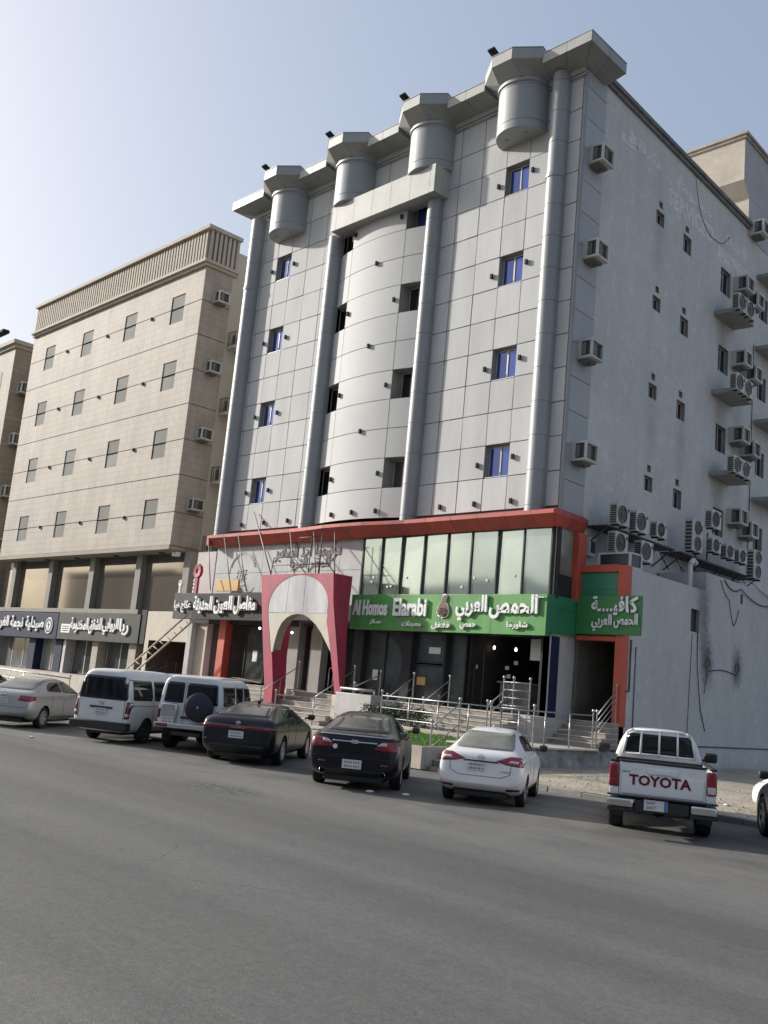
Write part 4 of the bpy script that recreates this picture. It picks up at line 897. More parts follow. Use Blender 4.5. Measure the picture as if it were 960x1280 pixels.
steps(-33.0, -27.3, 22.4, 23.4, .13, .45, 2); slab(-33.0, -27.25, 23.42, 25.38, .2, .452)
w = MB(); w.cbox(-28.4, -26.45, 25.3, 25.86, .45, 1.80, .015); w.build('planter_box', pmat('white marble', (.40, .395, .375), .5, 0, .16, 1.6), TR, True)
# planter with turf
PL = thing('planter', 'low stone planter holding a square of green turf', 'planter', (-22, 20.3, .1))
for x0, x1, y0, y1 in ((-24.6, -19.02, 20.30, 20.44), (-24.6, -19.02, 24.1, 24.24), (-24.6, -24.46, 20.45, 24.09), (-19.16, -19.02, 20.45, 24.09)):
    z = .64 if y0 < 21 else (.92 if y0 > 24 and x1 > -20 and x0 < -24 else .72)
    w = MB(); w.cbox(x0, x1, y0, y1, .02, z, .012); w.build('wall', pmat('planter stone', (.42, .36, .30), .75, 0, .14, 2.5, fine=.12, fs=30) if 'planter stone' not in bpy.data.materials else bpy.data.materials['planter stone'], PL, True)
turf = MB(); gz_ = lambda x, y: .60+.20*(y-20.4)/3.8+.02*sin(x*5+y*3)
for i in range(14):
    for j in range(10):
        xa_, xb_ = -24.46+5.3*i/14, -24.46+5.3*(i+1)/14; ya_, yb_ = 20.44+3.66*j/10, 20.44+3.66*(j+1)/10
        turf.face([(x, y, gz_(x, y)) for x, y in ((xa_, ya_), (xb_, ya_), (xb_, yb_), (xa_, yb_))])
for q in range(9000):
    x, y = random.uniform(-24.4, -19.2), random.uniform(20.46, 24.08); a = random.uniform(0, 6.28); h = random.uniform(.03, .075); z = gz_(x, y)
    dx, dy = .008*cos(a), .008*sin(a); turf.face([(x-dx, y-dy, z), (x+dx, y+dy, z), (x+random.uniform(-.03, .03), y+random.uniform(-.03, .03), z+h)])
turf.build('grass', pmat('turf green', (.075, .17, .022), .8, 0, .3, 2.5, fine=.2, fs=40), None, kind='stuff', fix=False)
# clipped shrub bed behind the railing
def shrub(x0, x1, y0, y1, z0, z1, label, n=2600):
    w = MB(); t = thing('hedge', label, 'hedge', ((x0+x1)/2, (y0+y1)/2, z0))
    for q in range(n):
        p = Vector((random.uniform(x0, x1), random.uniform(y0, y1), z0+(z1-z0)*random.random()**.6))
        p.z -= .08*abs(sin(p.x*4.1)); s = random.uniform(.03, .06); a = Vector((random.gauss(0, 1), random.gauss(0, 1), random.gauss(0, 1))).normalized(); u = a.orthogonal().normalized(); v = a.cross(u)
        w.face([p-u*s, p+v*s*.5, p+u*s, p-v*s*.5])
    w.build('foliage', pmat('hedge green', (.035, .055, .02), .7, 0, .4, 3, rnd=.1), t, True, kind='stuff', fix=False)
    w = MB()
    for i in range(6): x = lerp(x0+.2, x1-.2, i/5); w.tube((x, (y0+y1)/2, z0-.1), (x+.05, (y0+y1)/2, z1-.15), .02, 5)
    w.build('stems', wood, t, True)
shrub(-26.2, -23.3, 24.5, 25.3, LZ, LZ+.75, 'low dark clipped hedge behind the terrace railing')
# railings
def railing(label, pts, h=1.05, bars=(1.0, .62, .3), r=.021, post=.024, every=1.5, topknob=True, group='stainless railings of the terrace', m=steel):
    t = thing('railing', label, 'railing', tuple(pts[0]), group=group)
    P = [Vector(p) for p in pts]; posts = []
    for a, b in zip(P, P[1:]):
        k = max(1, round((b-a).length/every)); posts += [a.lerp(b, i/k) for i in range(k)]
        for f in bars:
            w = MB(); w.tube(a+Z*h*f, b+Z*h*f, r if f == max(bars) else r*.75, 8); w.build('rail', m, t, True)
    posts.append(P[-1])
    for i, p in enumerate(posts):
        w = MB(); end = i in (0, len(posts)-1); hh = h*(1.10 if end and topknob else 1.0)
        w.tube(p-Z*.03, p+Z*hh, post, 8)
        if end and topknob: w.lathe([(.0, 0), (.045, .01), (.055, .05), (.035, .09), (0, .1)], tuple(p+Z*hh), 8)
        w.build('post', m, t, True)
    return t
railing('long three bar railing along the landing above the turf', [(-24.9, 24.35, LZ), (-19.6, 24.35, LZ)])
railing('railing along the rough retaining wall facing the pavement', [(edgeX(22.1)-.12, 22.1, LZ), (edgeX(27.8)-.12, 27.8, LZ)], bars=(1.0, .76, .52, .28))
railing('sloping rail beside the street steps and planter corner', [(-19.10, 20.72, .14), (-19.25, 22.0, LZ)], every=3, bars=(1.0, .45))
railing('sloping rail of the side door steps against the red post', [(edgeX(28.0)-.1, 28.0, LZ), (edgeX(29.2)-.1, 29.2, FZ+.05)], every=3, bars=(1.0, .8, .6, .4))
for i, (x, nm) in enumerate(((-27.75, 'beneath the English lettering, nearest the arch'), (-25.95, 'beneath the pot emblem'), (-24.15, 'just before the open shop entrance'))):
    railing('sloping stair rail up to the shop windows %s' % nm, [(x, 25.65, LZ if i else LZ+.3), (x, 26.95, FZ)], every=3, h=.95)
railing('four bar barrier standing in the open shop entrance', [(-20.62, 27.05, FZ), (-21.75, 27.05, FZ)], bars=(1.0, .75, .5, .25), every=3)
railing('stair rails in front of the annex steps on the landing', [(-21.2, 25.6, LZ), (-21.2, 26.9, FZ)], every=3, bars=(1.0, .7, .4))
railing('rail at the foot of the arch steps beside the marble box', [(-29.6, 23.4, .45), (-29.5, 25.2, .45), (-29.4, 27.1, FZ)], every=2, bars=(1.0, .5))
railing('handrail climbing behind the left leg of the arch', [(-33.0, 25.3, .45), (-33.0, 27.2, FZ)], every=1, bars=(1.0, .1))
railing('upright bar rail before the hotel doorway under the arch', [(-31.4, 27.5, FZ), (-30.6, 27.5, FZ)], every=.25, bars=(1.0, .08), topknob=False)
railing('low bright rail on the planter box near the arch', [(-28.35, 25.5, 1.8), (-26.5, 25.5, 1.8)], h=.16, bars=(1.0,), every=1.3, topknob=False, r=.05)
railing('landing railing between shop steps and retaining wall', [(-19.6, 24.35, LZ), (edgeX(24.35)-.14, 24.35, LZ)], bars=(1.0, .62, .3), every=2)
w = MB()
for i in range(5):
    T = tr(-38.4+i*.25, 27.5+.1*i, FZ+.06+.035*i) @ Matrix.Rotation(.2*i-.3, 4, 'Z') @ Matrix.Rotation(.05*i-.1, 4, 'Y'); w.box(-.7, .7, -.5, .5, 0, .025, T=T)
w.build('cardboard_pile', pmat('cardboard', (.34, .28, .21), .85, 0, .2, 2), None, origin=(-38, 27.6, FZ), label='loose pile of flattened cardboard on the steps by the key shop', cat='cardboard')
CT = thing('shop_counter', 'grey stone counter in the open shop entrance', 'counter', (-23, YF+1.8, FZ))
w = MB(); w.cbox(-23.9, -22.5, YF+1.6, YF+2.2, FZ, FZ+1.05, .012); w.build('counter_base', pmat('counter marble', (.20, .19, .175), .4, 0, .35, 3), CT, True)
w = MB(); w.cbox(-24.0, -22.4, YF+1.52, YF+2.28, FZ+1.052, FZ+1.11, .012); w.build('counter_top', marble, CT, True)
for i, (x, y, z, lb) in enumerate(((-24.3, YF+1.6, 4.0, 'small lit pendant bulb nearer the shop counter end'), (-23.1, YF+1.4, 3.95, 'small lit pendant bulb hanging over the shop counter'))):
    w = MB(); w.lathe([(0, -.07), (.04, -.06), (.05, 0), (.03, .06), (0, .08)], (x, y, z), 10); w.build('pendant_lamp', bulb, None, origin=(x, y, z), label=lb, cat='lamp')

# ------------------------------------------------------------------ wall lamps of the facade
w = MB(); w.cbox(-.055, .055, -.11, -.02, -.10, .10, .010); LAMPB = w.mesh([lampd]); w = MB(); w.box(-.05, .05, -.02, 0, -.08, .08); LAMPP = w.mesh([framem])
def wall_lamp(x, z, label):
    if abs(x-BX) < BC/2-.02: a = asin((x-BX)/BR); loc = (BX+BR*sin(a), BY-BR*cos(a), z); rz = a
    else: loc = (x, YF, z); rz = 0
    t = thing('wall_lamp', label, 'wall lamp', loc, rz, 'small dark lamps on the hotel facade')
    for nm, me in (('lamp_body', LAMPB), ('mount', LAMPP)):
        o = bpy.data.objects.new(nm, me); COL.objects.link(o); o.parent = t
ROWL = {1: 'lowest window row', 4: 'second window row', 7: 'third window row', 10: 'top window row'}
for k in WROW:
    z = (ROWZ[k]+ROWZ[k+1])/2
    wall_lamp(-24.42, z-.12, 'wall lamp on the bulge side of the near blue window, %s' % ROWL[k])
    wall_lamp(-22.72, z+.06, 'dark wall lamp between the blue window and the corner column, %s' % ROWL[k])
    wall_lamp(-39.30, z-.05, 'dark wall lamp between the far column and the blue window, %s' % ROWL[k])
    wall_lamp(-37.52, z-.05, 'dark wall lamp on the bulge side of the far blue window, %s' % ROWL[k])
    wall_lamp(-29.62, z-.02, 'wall lamp on the bulge beside the shaded recess window, %s' % ROWL[k])
    wall_lamp(-32.6, z-.02, 'dark wall lamp on the far flank of the bulge, %s' % ROWL[k])
for k, n in ((3, 'lowest'), (6, 'middle'), (9, 'highest')): wall_lamp(-30.85, ROWZ[k]-.0, '%s of three dark wall lamps centred on the bulge between floors' % n)
for x, n in ((-39.38, 'first from the far column'), (-37.58, 'second from the far column'), (-35.78, 'third from the far column'), (-32.3, 'on the far flank of the bulge'), (-30.9, 'on the middle of the bulge'), (-29.55, 'on the near flank of the bulge'), (-26.2, 'beside the near inner column'), (-24.44, 'below the near blue windows'), (-22.66, 'nearest the corner column')):
    wall_lamp(x, 9.28, 'dark wall lamp just above the red canopy, %s' % n)
# floodlights on the cornice
for x, n in zip(DX, ('farthest from the corner', 'second from the far end', 'third from the far end', 'nearest the corner')):
    t = thing('floodlight', 'black floodlight on the cornice bay %s' % n, 'floodlight', (x-.55, YF-E1+.1, 26.99), 0, 'floodlights along the hotel cornice')
    w = MB(); w.tube((0, 0, 0), (0, -.05, .24), .02, 6); w.build('bracket', lampd, t)
    w = MB(); w.cbox(-.17, .17, -.30, .08, .20, .29, .015, T=tr(0, 0, 0) @ Matrix.Rotation(-.35, 4, 'X')); w.build('housing', lampd, t)

# ------------------------------------------------------------------ air conditioners
def fan(w, x, y, z, r, mi_d, mi_g):
    w.lathe([(0, .012), (r*.98, .012)], (x, y, z), 18, axis='Y', mi=mi_d, smooth=False)
    w.lathe([(r*.94, .012), (r*.94, -.03), (r*1.06, -.03), (r*1.06, .012)], (x, y, z), 18, axis='Y', mi=mi_g)
    for q in (.35, .62): w.lathe([(r*q-.012, -.022), (r*q+.012, -.022), (r*q+.012, -.010), (r*q-.012, -.010)], (x, y, z), 18, axis='Y', mi=mi_g)
    w.lathe([(0, -.03), (r*.2, -.03), (r*.22, 0)], (x, y, z), 12, axis='Y', mi=mi_g)
    for a in range(6): w.tube((x, y-.016, z), (x+r*cos(a*pi/3), y-.016, z+r*sin(a*pi/3)), .009, 4, mi=mi_g)
def condenser_proto(wd, ht, dp, fans):
    t = thing('condenser_unit', 'x', 'air conditioner', (0, 0, -60))
    w = MB(); w.cbox(-wd/2, wd/2, -dp, 0, .06, .06+ht, .015); w.build('casing', acw, t)
    w = MB()
    for q in range(8): zq = .1+(ht-.12)*q/8; w.box(-wd/2-.008, -wd/2-.002, -dp+.05, -.05, zq, zq+(ht-.12)/8*.72)
    w.build('side_grille', acd, t)
    for i in range(fans):
        w = MB(); fan(w, -wd*.12 if fans == 1 else 0, -dp-.012, .06+ht*(i+.5)/fans, min(wd*.34, ht/fans*.42), 0, 1); w.build('fan', [acd, acfan], t)
    w = MB(); w.box(wd/2-.16, wd/2-.05, -dp-.006, -dp-.001, .06+ht*.70, .06+ht*.85); w.build('badge', acd, t)
    for sgn in (-1, 1):
        w = MB(); w.box(sgn*wd*.32-.03, sgn*wd*.32+.03, -dp+.02, -.02, 0, .058); w.build('foot', blackp, t)
    return t
PROTO = {'s': condenser_proto(.84, .60, .32, 1), 'm': condenser_proto(.92, .78, .34, 1), 'd': condenser_proto(.95, 1.32, .36, 2)}
used = set()
def condenser(kind, s, z, d, label, rz=RS, group='condenser units on the bare side wall', T=side):
    p = PROTO[kind]; loc = T(s, z, d)
    if kind in used: o = copy_tree(p)
    else: used.add(kind); o = p
    o.location = loc; o.rotation_euler = (0, 0, rz); o['label'] = label; o['group'] = group; return o
for z, n in zip((12.98, 16.80, 20.62)[:3], ('lowest', 'middle', 'highest')):
    for s, q in ((12.62, 'nearer the street'), (13.60, 'farther from the street')):
        condenser('m', s, z-.18, .88, 'white condenser on the %s wall ledge, the one %s' % (n, q))
for i, (kd, s, z, d, lb) in enumerate((
        ('m', 2.55, 8.62, .85, 'dusty condenser at the street end of the long rack'), ('m', 4.0, 8.62, .85, 'dusty condenser second from the street end of the long rack'),
        ('s', 5.75, 8.72, .80, 'smaller condenser third from the street end of the long rack'), ('d', 8.75, 8.66, .85, 'tall twin fan condenser in the middle of the long rack'),
        ('m', 10.6, 9.95, .85, 'condenser raised on a bracket behind the twin fan unit'), ('s', 10.75, 8.95, .85, 'condenser under the raised one, past the twin fan unit'),
        ('s', 12.2, 8.92, .85, 'condenser midway between the raised one and the far twin fan'), ('s', 13.6, 8.94, .85, 'condenser last before the far twin fan unit'),
        ('d', 15.2, 8.45, .85, 'tall twin fan condenser at the far end of the rack'), ('m', 2.75, 7.62, .72, 'square condenser on the annex roof behind the blue box'),
        ('m', 4.75, 7.62, .72, 'condenser on the annex roof past the blue box'))): condenser(kd, s, z, d, lb)
RK = thing('condenser_rack', 'long dark steel rack carrying condensers above the annex', 'rack', tuple(side(2, 8.5)))
w = MB()
for s0, s1, z in ((1.9, 7.4, 8.55), (7.9, 16.0, 8.55)): w.box(s0, s1, -.90, -.02, z, z+.06, T=T0)
w.build('shelf', blackp, RK, True)
for s in (2.0, 3.6, 5.2, 7.2, 8.2, 10.2, 12.0, 14.0, 15.8):
    w = MB(); w.tube(side(s, 8.56, .85), side(s, 7.9, .02), .03, 5); w.build('bracket', blackp, RK, True)
for s in (9.95, 11.05):
    w = MB(); w.tube(side(s, 8.6, .6), side(s, 9.95, .6), .03, 5); w.build('bracket', blackp, RK, True)
for j in range(7):
    s = 6.2+j*1.4; cable([side(s, 8.6, .7), side(s+.7, 7.75+.1*(j % 3), .9), side(s+1.3, 8.2, .4)], .016, 'slack black cable under the condenser rack, %s of seven from the street' % ('first', 'second', 'third', 'fourth', 'fifth', 'sixth', 'last')[j], 5, sag=.1)
MBX = thing('meter_box', 'small grey meter box on the side wall near the red canopy', 'box', tuple(side(2.1, 7.6)))
w = MB(); w.cbox(1.95, 2.4, -.22, 0, 7.5, 8.2, .02, T=T0); w.build('case', acw, MBX, True); w = MB(); w.box(2.0, 2.32, -.228, -.221, 7.62, 8.05, T=T0); w.build('dial', acd, MBX, True)
PV = thing('vent_pipe', 'pale bent vent pipe rising from the annex roof', 'pipe', tuple(PA(7.0, 7.0, -.5)))
w = MB(); w.path([PA(7.1, 6.9, -.4), PA(7.1, 7.95, -.4), PA(7.35, 8.15, -.4), PA(7.6, 8.05, -.4)], .10, 10); w.build('pipe', acw, PV, True)
# caged window units: open sheet metal boxes
def cage_proto():
    t = thing('window_unit', 'x', 'air conditioner', (0, 0, -60)); wd, ht, dp = .86, .74, .72
    w = MB(); w.cbox(-wd/2, wd/2, -dp, 0, 0, .09, .01); w.cbox(-wd/2, wd/2, -dp, 0, ht-.09, ht, .01)
    for x in (-wd/2, wd/2-.09): w.box(x, x+.09, -dp, -dp+.09, .09, ht-.09)
    w.box(-wd/2, -wd/2+.09, -.26, 0, .09, ht-.09); w.box(wd/2-.09, wd/2, -.26, 0, .09, ht-.09); w.build('cage', acw, t)
    w = MB(); w.box(-wd/2+.07, wd/2-.07, -dp+.10, -.01, .091, ht-.091); w.build('condenser_core', acd, t)
    w = MB(); w.box(-wd/2+.02, -wd/2+.065, -dp+.28, -.27, .14, ht-.14); w.box(-.22, .0, -dp+.05, -dp+.09, .12, ht-.12); w.build('fin_panel', acfan, t)
    w = MB(); w.box(-.30, .30, -.5, -.1, -.10, -.003); w.tube((.05, -.35, -.09), (.05, -.38, -.2), .04, 6); w.build('drip_tray', acfan, t)
    return t
cage = cage_proto(); cage_used = [0]
def window_unit(loc, rz, label, group, sc_=1):
    o = cage if not cage_used[0] else copy_tree(cage); cage_used[0] = 1
    o.location = loc; o.rotation_euler = (0, 0, rz); o['label'] = label; o['group'] = group; o.scale = (sc_,)*3; return o
for z, n in ((11.0, 'lowest'), (14.85, 'second from the bottom'), (18.75, 'third from the bottom'), (22.6, 'highest')):
    window_unit(side(.92, z-.3, 0), RS, 'boxy window air conditioner on the corner strip, %s' % n, 'window units on the corner strip', .98)
for z, n in ((10.95, 'lowest'), (14.85, 'second'), (18.6, 'third'), (22.35, 'highest')):
    window_unit(side(14.75, z, 0), RS, 'window air conditioner beside the ledges of the side wall, %s pair, upper one' % n, 'paired window units on the side wall')
    window_unit(side(16.05, z-.38, 0), RS, 'window air conditioner beside the ledges of the side wall, %s pair, lower one' % n, 'paired window units on the side wall')
    
window_unit(side(16.5, 26.0, 0), RS, 'window air conditioner high under the taller roof block', 'paired window units on the side wall')

# ================================================================== beige stone block
BL, BRX = -67.4, -45.7
BG = thing('apartment_block', 'beige stone apartment block with fluted parapet and blank narrow windows', 'building', (BRX, YF, 0))
grooves = [8.53, 10.35, 12.42, 14.40, 16.42, 18.40, 20.42, 22.45, 24.45]
bwins = []
for k, zt_ in enumerate((11.20, 15.22, 19.22, 23.24)):
    for xc in (-64.4, -59.0, -53.5, -48.2): bwins.append((xc-.70, xc+.70, zt_-1.68, zt_))
bstone = stone_b; bframe = pmat('dark window edge', (.13, .12, .105), .7); bpane = pmat('reflective pale pane', (.235, .235, .215), .7, .0, .15, .6, spec=.06, rnd=.16)
for a, b in zip(grooves, grooves[1:]):
    hs = [h for h in bwins if h[2] < b and h[3] > a]
    w = MB(); holed(w, BL, BRX, a+.02, b-.02, hs, lambda u, v, d: (u, YF+d, v), .10); w.face([(BL, YF, b-.02), (BRX, YF, b-.02), (BRX, YF+.06, b-.02), (BL, YF+.06, b-.02)])
    w.build('stone_band', bstone, BG, True)
    w = MB(); w.face([(BRX, YF, a+.02), (BRX, YF+1.85, a+.02), (BRX, YF+1.85, b-.02), (BRX, YF, b-.02)]); w.build('stone_band', bstone, BG, True)
w = MB(); holed(w, BL, BRX-.05, 8.5, 24.6, bwins, lambda u, v, d: (u, YF+.05+d, v), .12)
w.face([(BRX-.05, YF+.05, 8.5), (BRX-.05, YF+1.85, 8.5), (BRX-.05, YF+1.85, 24.5), (BRX-.05, YF+.05, 24.5)])
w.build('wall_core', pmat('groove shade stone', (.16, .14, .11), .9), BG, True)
w = MB(); w.box(BL, BRX-.06, YF+3, YF+16, 3, 26.0); w.face([(BRX-.02, YF+1.85, 8.5), (BRX-.02, YF+16, 8.5), (BRX-.02, YF+16, 26.0), (BRX-.02, YF+1.85, 26.0)]); w.face([(BL, YF+.05, 8.5), (BL, YF+16, 8.5), (BL, YF+16, 26), (BL, YF+.05, 26)])
w.build('rear_wall', pmat('beige paint', (.47, .43, .35), .85, 0, .07, .6), BG, True)
for x0, x1, z0, z1 in bwins:
    w = MB(); f = .03; zm = z0+(z1-z0)*.52
    w.box(x0+.004, x1-.004, YF+.022, YF+.09, z0+.004, z0+f); w.box(x0+.004, x1-.004, YF+.022, YF+.09, z1-f, z1-.004); w.box(x0+.004, x0+f, YF+.022, YF+.09, z0+f, z1-f); w.box(x1-f, x1-.004, YF+.022, YF+.09, z0+f, z1-f); w.box(x0+f, x1-f, YF+.026, YF+.09, zm-.02, zm+.02)
    fr_ = w.build('window', bframe, BG, True)
    for a, b in ((z0+f, zm-.02), (zm+.02, z1-f)):
        t = random.uniform(-.006, .006); p = MB(); p.face([(x0+f, YF+.045+t, a), (x1-f, YF+.045-t, a), (x1-f, YF+.045-t, b), (x0+f, YF+.045+t, b)]); p.build('pane', bpane, fr_, True, top=BG)
for k, zt_ in enumerate((11.20, 15.22, 19.22, 23.24)):
    for q, xc in enumerate((-61.7, -56.25, -50.9)):
        t = thing('wall_spot', 'tiny dark fixture on the beige block, %s row, %s gap from the flank corner' % (('lowest', 'second', 'third', 'top')[k], ('third', 'second', 'first')[q]), 'fixture', (xc, YF, zt_-.9), 0, 'tiny fixtures between the beige block windows')
        for nm, me in (('lamp_body', LAMPB), ('mount', LAMPP)):
            o = bpy.data.objects.new(nm, me); COL.objects.link(o); o.parent = t
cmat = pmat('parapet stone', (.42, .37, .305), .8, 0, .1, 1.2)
for z0, z1, e in ((24.42, 24.58, .16), (24.58, 24.74, .30), (26.58, 26.80, .28)):
    w = MB(); w.box(BL-.05, BRX+e, YF-e, YF+.2, z0, z1); w.box(BRX-.2, BRX+e, YF+.2, YF+2.05, z0, z1); w.build('cornice', cmat, BG, True)
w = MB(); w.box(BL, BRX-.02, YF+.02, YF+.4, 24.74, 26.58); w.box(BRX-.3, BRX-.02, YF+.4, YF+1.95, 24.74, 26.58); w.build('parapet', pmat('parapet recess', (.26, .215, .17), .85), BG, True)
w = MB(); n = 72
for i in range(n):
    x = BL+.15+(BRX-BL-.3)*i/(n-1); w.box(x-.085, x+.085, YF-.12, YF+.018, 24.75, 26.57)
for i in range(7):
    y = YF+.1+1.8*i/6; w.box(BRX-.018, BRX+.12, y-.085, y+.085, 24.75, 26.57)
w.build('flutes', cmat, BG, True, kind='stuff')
w = MB(); w.box(BL-.02, BRX+.06, YF-.08, YF-.002, 8.30, 8.52); w.box(BRX+.004, BRX+.07, YF, YF+2, 8.30, 8.50); w.build('string_course', pmat('string course', (.30, .26, .20), .8, 0, .1, 1), BG, True)
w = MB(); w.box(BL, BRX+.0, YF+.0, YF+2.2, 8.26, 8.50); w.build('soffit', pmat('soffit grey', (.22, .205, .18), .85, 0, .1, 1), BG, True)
for x in (-64.8, -61.2, -57.2, -52.4, -47.4):
    w = MB(); w.lathe([(0, 8.20), (.16, 8.20), (.18, 8.258)], (x, YF+.6, 0), 10); w.build('downlight', lampd, BG, True)
w = MB(); w.cbox(-46.15, -45.72, YF+.45, YF+.75, 8.02, 8.255, .02); w.build('floodlight_box', white, BG, True)
GY = YF+1.1
bx = [-68.9, -66.4, -60.9, -55.4, -49.95, -45.0]
tang = pmat('tan reflective glass', (.25, .225, .19), .06, .6, .12, .35, spec=.8)
for a, b in zip(bx, bx[1:]):
    w = MB(); t = random.uniform(-.01, .01); w.face([(a+.28, GY+t, 5.0), (b-.28, GY-t, 5.0), (b-.28, GY-t, 7.78), (a+.28, GY+t, 7.78)]); w.build('glazing', tang, BG, True)
for i, x in enumerate(bx[1:]):
    w = MB(); w.cbox(x-.30, x+.30, GY-.35, GY+.2, 4.9, 8.25, .015); w.build('pier', pmat('pier grey', (.22, .205, .18), .75, 0, .12, 1.4) if 'pier grey' not in bpy.data.materials else bpy.data.materials['pier grey'], BG, True)
w = MB(); w.box(-69, -45, GY-.02, GY+.3, 7.78, 8.25); w.build('glazing_head', pmat('head dark', (.07, .065, .06), .8), BG, True)
w = MB(); w.cbox(-69, -49.2, GY-.45, GY-.03, 4.86, 5.12, .015); w.build('ledge', bpy.data.materials['pier grey'], BG, True)
w = MB(); w.box(-69, -49.6, GY+.32, GY+.5, 1.0, 4.9); w.build('shop_back', joint, BG, True)
for a, b, m in ((-66.0, -62.6, shopg), (-61.5, -58.9, pmat('grey shutter glass', (.20, .21, .20), .3, 0, .2, 1.2)), (-57.3, -54.2, shopg), (-53.2, -50.0, shopg)):
    mid_ = (a+b)/2
    w = MB(); w.box(a, a+.08, GY+.2, GY+.3, 1.25, 3.4); w.box(b-.08, b, GY+.2, GY+.3, 1.25, 3.4); w.box(mid_-.04, mid_+.04, GY+.2, GY+.3, 1.25, 3.4); sfr = w.build('shop_window', framem, BG, True)
    for p0, p1 in ((a+.08, mid_-.04), (mid_+.04, b-.08)):
        w = MB(); w.box(p0, p1, GY+.22, GY+.24, 1.25, 3.4); w.build('pane', m, sfr, True, top=BG)
for x0, x1, m in ((-62.55, -61.6, navyb), (-58.85, -57.9, navyb), (-57.75, -57.4, framem), (-54.1, -53.4, stone_b), (-49.9, -49.1, stone_b)):
    w = MB(); w.cbox(x0, x1, GY-.3, GY+.28, 1.0, 3.45, .012); w.build('pier', m, BG, True)
SGN1 = thing('pharmacy_sign', 'navy pharmacy sign with white Arabic letters and round emblem', 'sign', (-62.8, GY-.6, 3.2))
w = MB(); w.cbox(-68.5, -58.27, GY-.62, GY-.3, 3.18, 4.80, .015); w.build('sign_board', navyb, SGN1, True)
for t_, x, ww in ((ar('صيدلية'), -62.6, 2.6), (ar('نجمة'), -64.9, 1.9), (ar('الغربية'), -67.6, 2.4)): w = MB(); put_text(w, t_, ww, .95, tr(x, GY-.64, 3.62), .08, .025); w.build('lettering', white, SGN1, True, fix=False)
w = MB(); w.lathe([(0, -.05), (.5, -.05), (.52, -.02), (.52, .0)], (-59.35, GY-.63, 4.0), 24, axis='Y'); em = w.build('emblem', white, SGN1, True)
w = MB(); w.lathe([(.33, -.062), (.42, -.062), (.42, -.051), (.33, -.051)], (-59.35, GY-.63, 4.0), 24, axis='Y'); w.box(-59.39, -59.31, GY-.69, GY-.683, 3.75, 4.25); w.box(-59.47, -59.23, GY-.69, GY-.683, 4.02, 4.09); w.build('emblem_mark', navyb, em, True, top=SGN1)
SGN2 = thing('apartments_sign', 'dark grey sign board with white Arabic lettering on the beige block', 'sign', (-53, GY-.6, 3.2))
w = MB(); w.cbox(-58.22, -48.55, GY-.60, GY-.3, 3.22, 4.84, .015); w.build('sign_board', greyb, SGN2, True)
w = MB(); w.box(-48.54, -48.0, GY-.55, GY+.2, 3.24, 5.1); w.build('end_panel', blackb, SGN2, True)
for t_, x, ww in ((ar('ربا'), -50.55, 1.0), (ar('الروابي'), -52.5, 1.85), (ar('للشقق'), -54.1, 1.5), (ar('المخدومة'), -56.4, 2.2)): w = MB(); put_text(w, t_, ww, .95, tr(x, GY-.62, 3.62), .08, .025); w.build('lettering', white, SGN2, True, fix=False)
w = MB(); w.box(-57.75, -56.6, GY-.615, GY-.601, 3.62, 4.15); w.build('small_plate', white, SGN2, True)
w = MB()
for q in range(3): w.box(-57.6, -56.75, GY-.62, GY-.616, 3.72+.13*q, 3.77+.13*q)
w.build('plate_lines', greyb, SGN2, True)
for z, n in ((22.7, 'highest'), (18.6, 'second from the top'), (14.75, 'third from the top'), (10.8, 'lowest')):
    window_unit((BRX, YF+1.05, z-.25), pi/2, 'pale window air conditioner on the flank of the beige block, %s' % n, 'window units on the beige block', .88)
    w = MB()
for z, n in ((20.1, 'highest'), (16.2, 'second from the top'), (12.25, 'third from the top'), (8.35, 'lowest')):
    t = thing('balcony', 'tiny balcony with rail and condenser on the beige flank, %s' % n, 'balcony', (BRX, YF+2.6, z), 0, 'tiny balconies of the beige block')
    w = MB(); w.cbox(BRX-.02, BRX+.75, YF+1.95, YF+3.6, z, z+.16, .012); w.build('slab', bpy.data.materials['beige paint'], t, True)
    w = MB()
    for i in range(7): y = YF+2.0+1.55*i/6; w.tube((BRX+.70, y, z+.16), (BRX+.70, y, z+.95), .014, 4)
    for i in range(4): x = BRX+.1+.6*i/3; w.tube((x, YF+1.98, z+.16), (x, YF+1.98, z+.95), .014, 4)
    w.tube((BRX+.70, YF+1.98, z+.95), (BRX+.70, YF+3.58, z+.95), .02, 5); w.tube((BRX, YF+1.98, z+.95), (BRX+.70, YF+1.98, z+.95), .02, 5); w.build('rail', lampd, t, True)
    o = copy_tree(PROTO['m']); o.location = (BRX+.05, YF+2.75, z+.16); o.rotation_euler = (0, 0, pi/2); o['label'] = 'condenser behind the rail of the beige flank balcony, %s' % n; o['group'] = 'condensers on the tiny balconies'
w = MB(); w.tube((BRX-.6, YF+3.2, 26.0), (BRX-.6, YF+3.2, 26.9), .02, 5); w.path([Vector((BRX-.6+.5*cos(a*.4), YF+3.4, 26.6+.35*sin(a*.4))) for a in range(16)], .02, 5)
w.build('satellite_ring', acw, None, origin=(BRX-.6, YF+3.2, 26), label='thin metal hoop standing on the beige roof beside the parapet', cat='antenna')
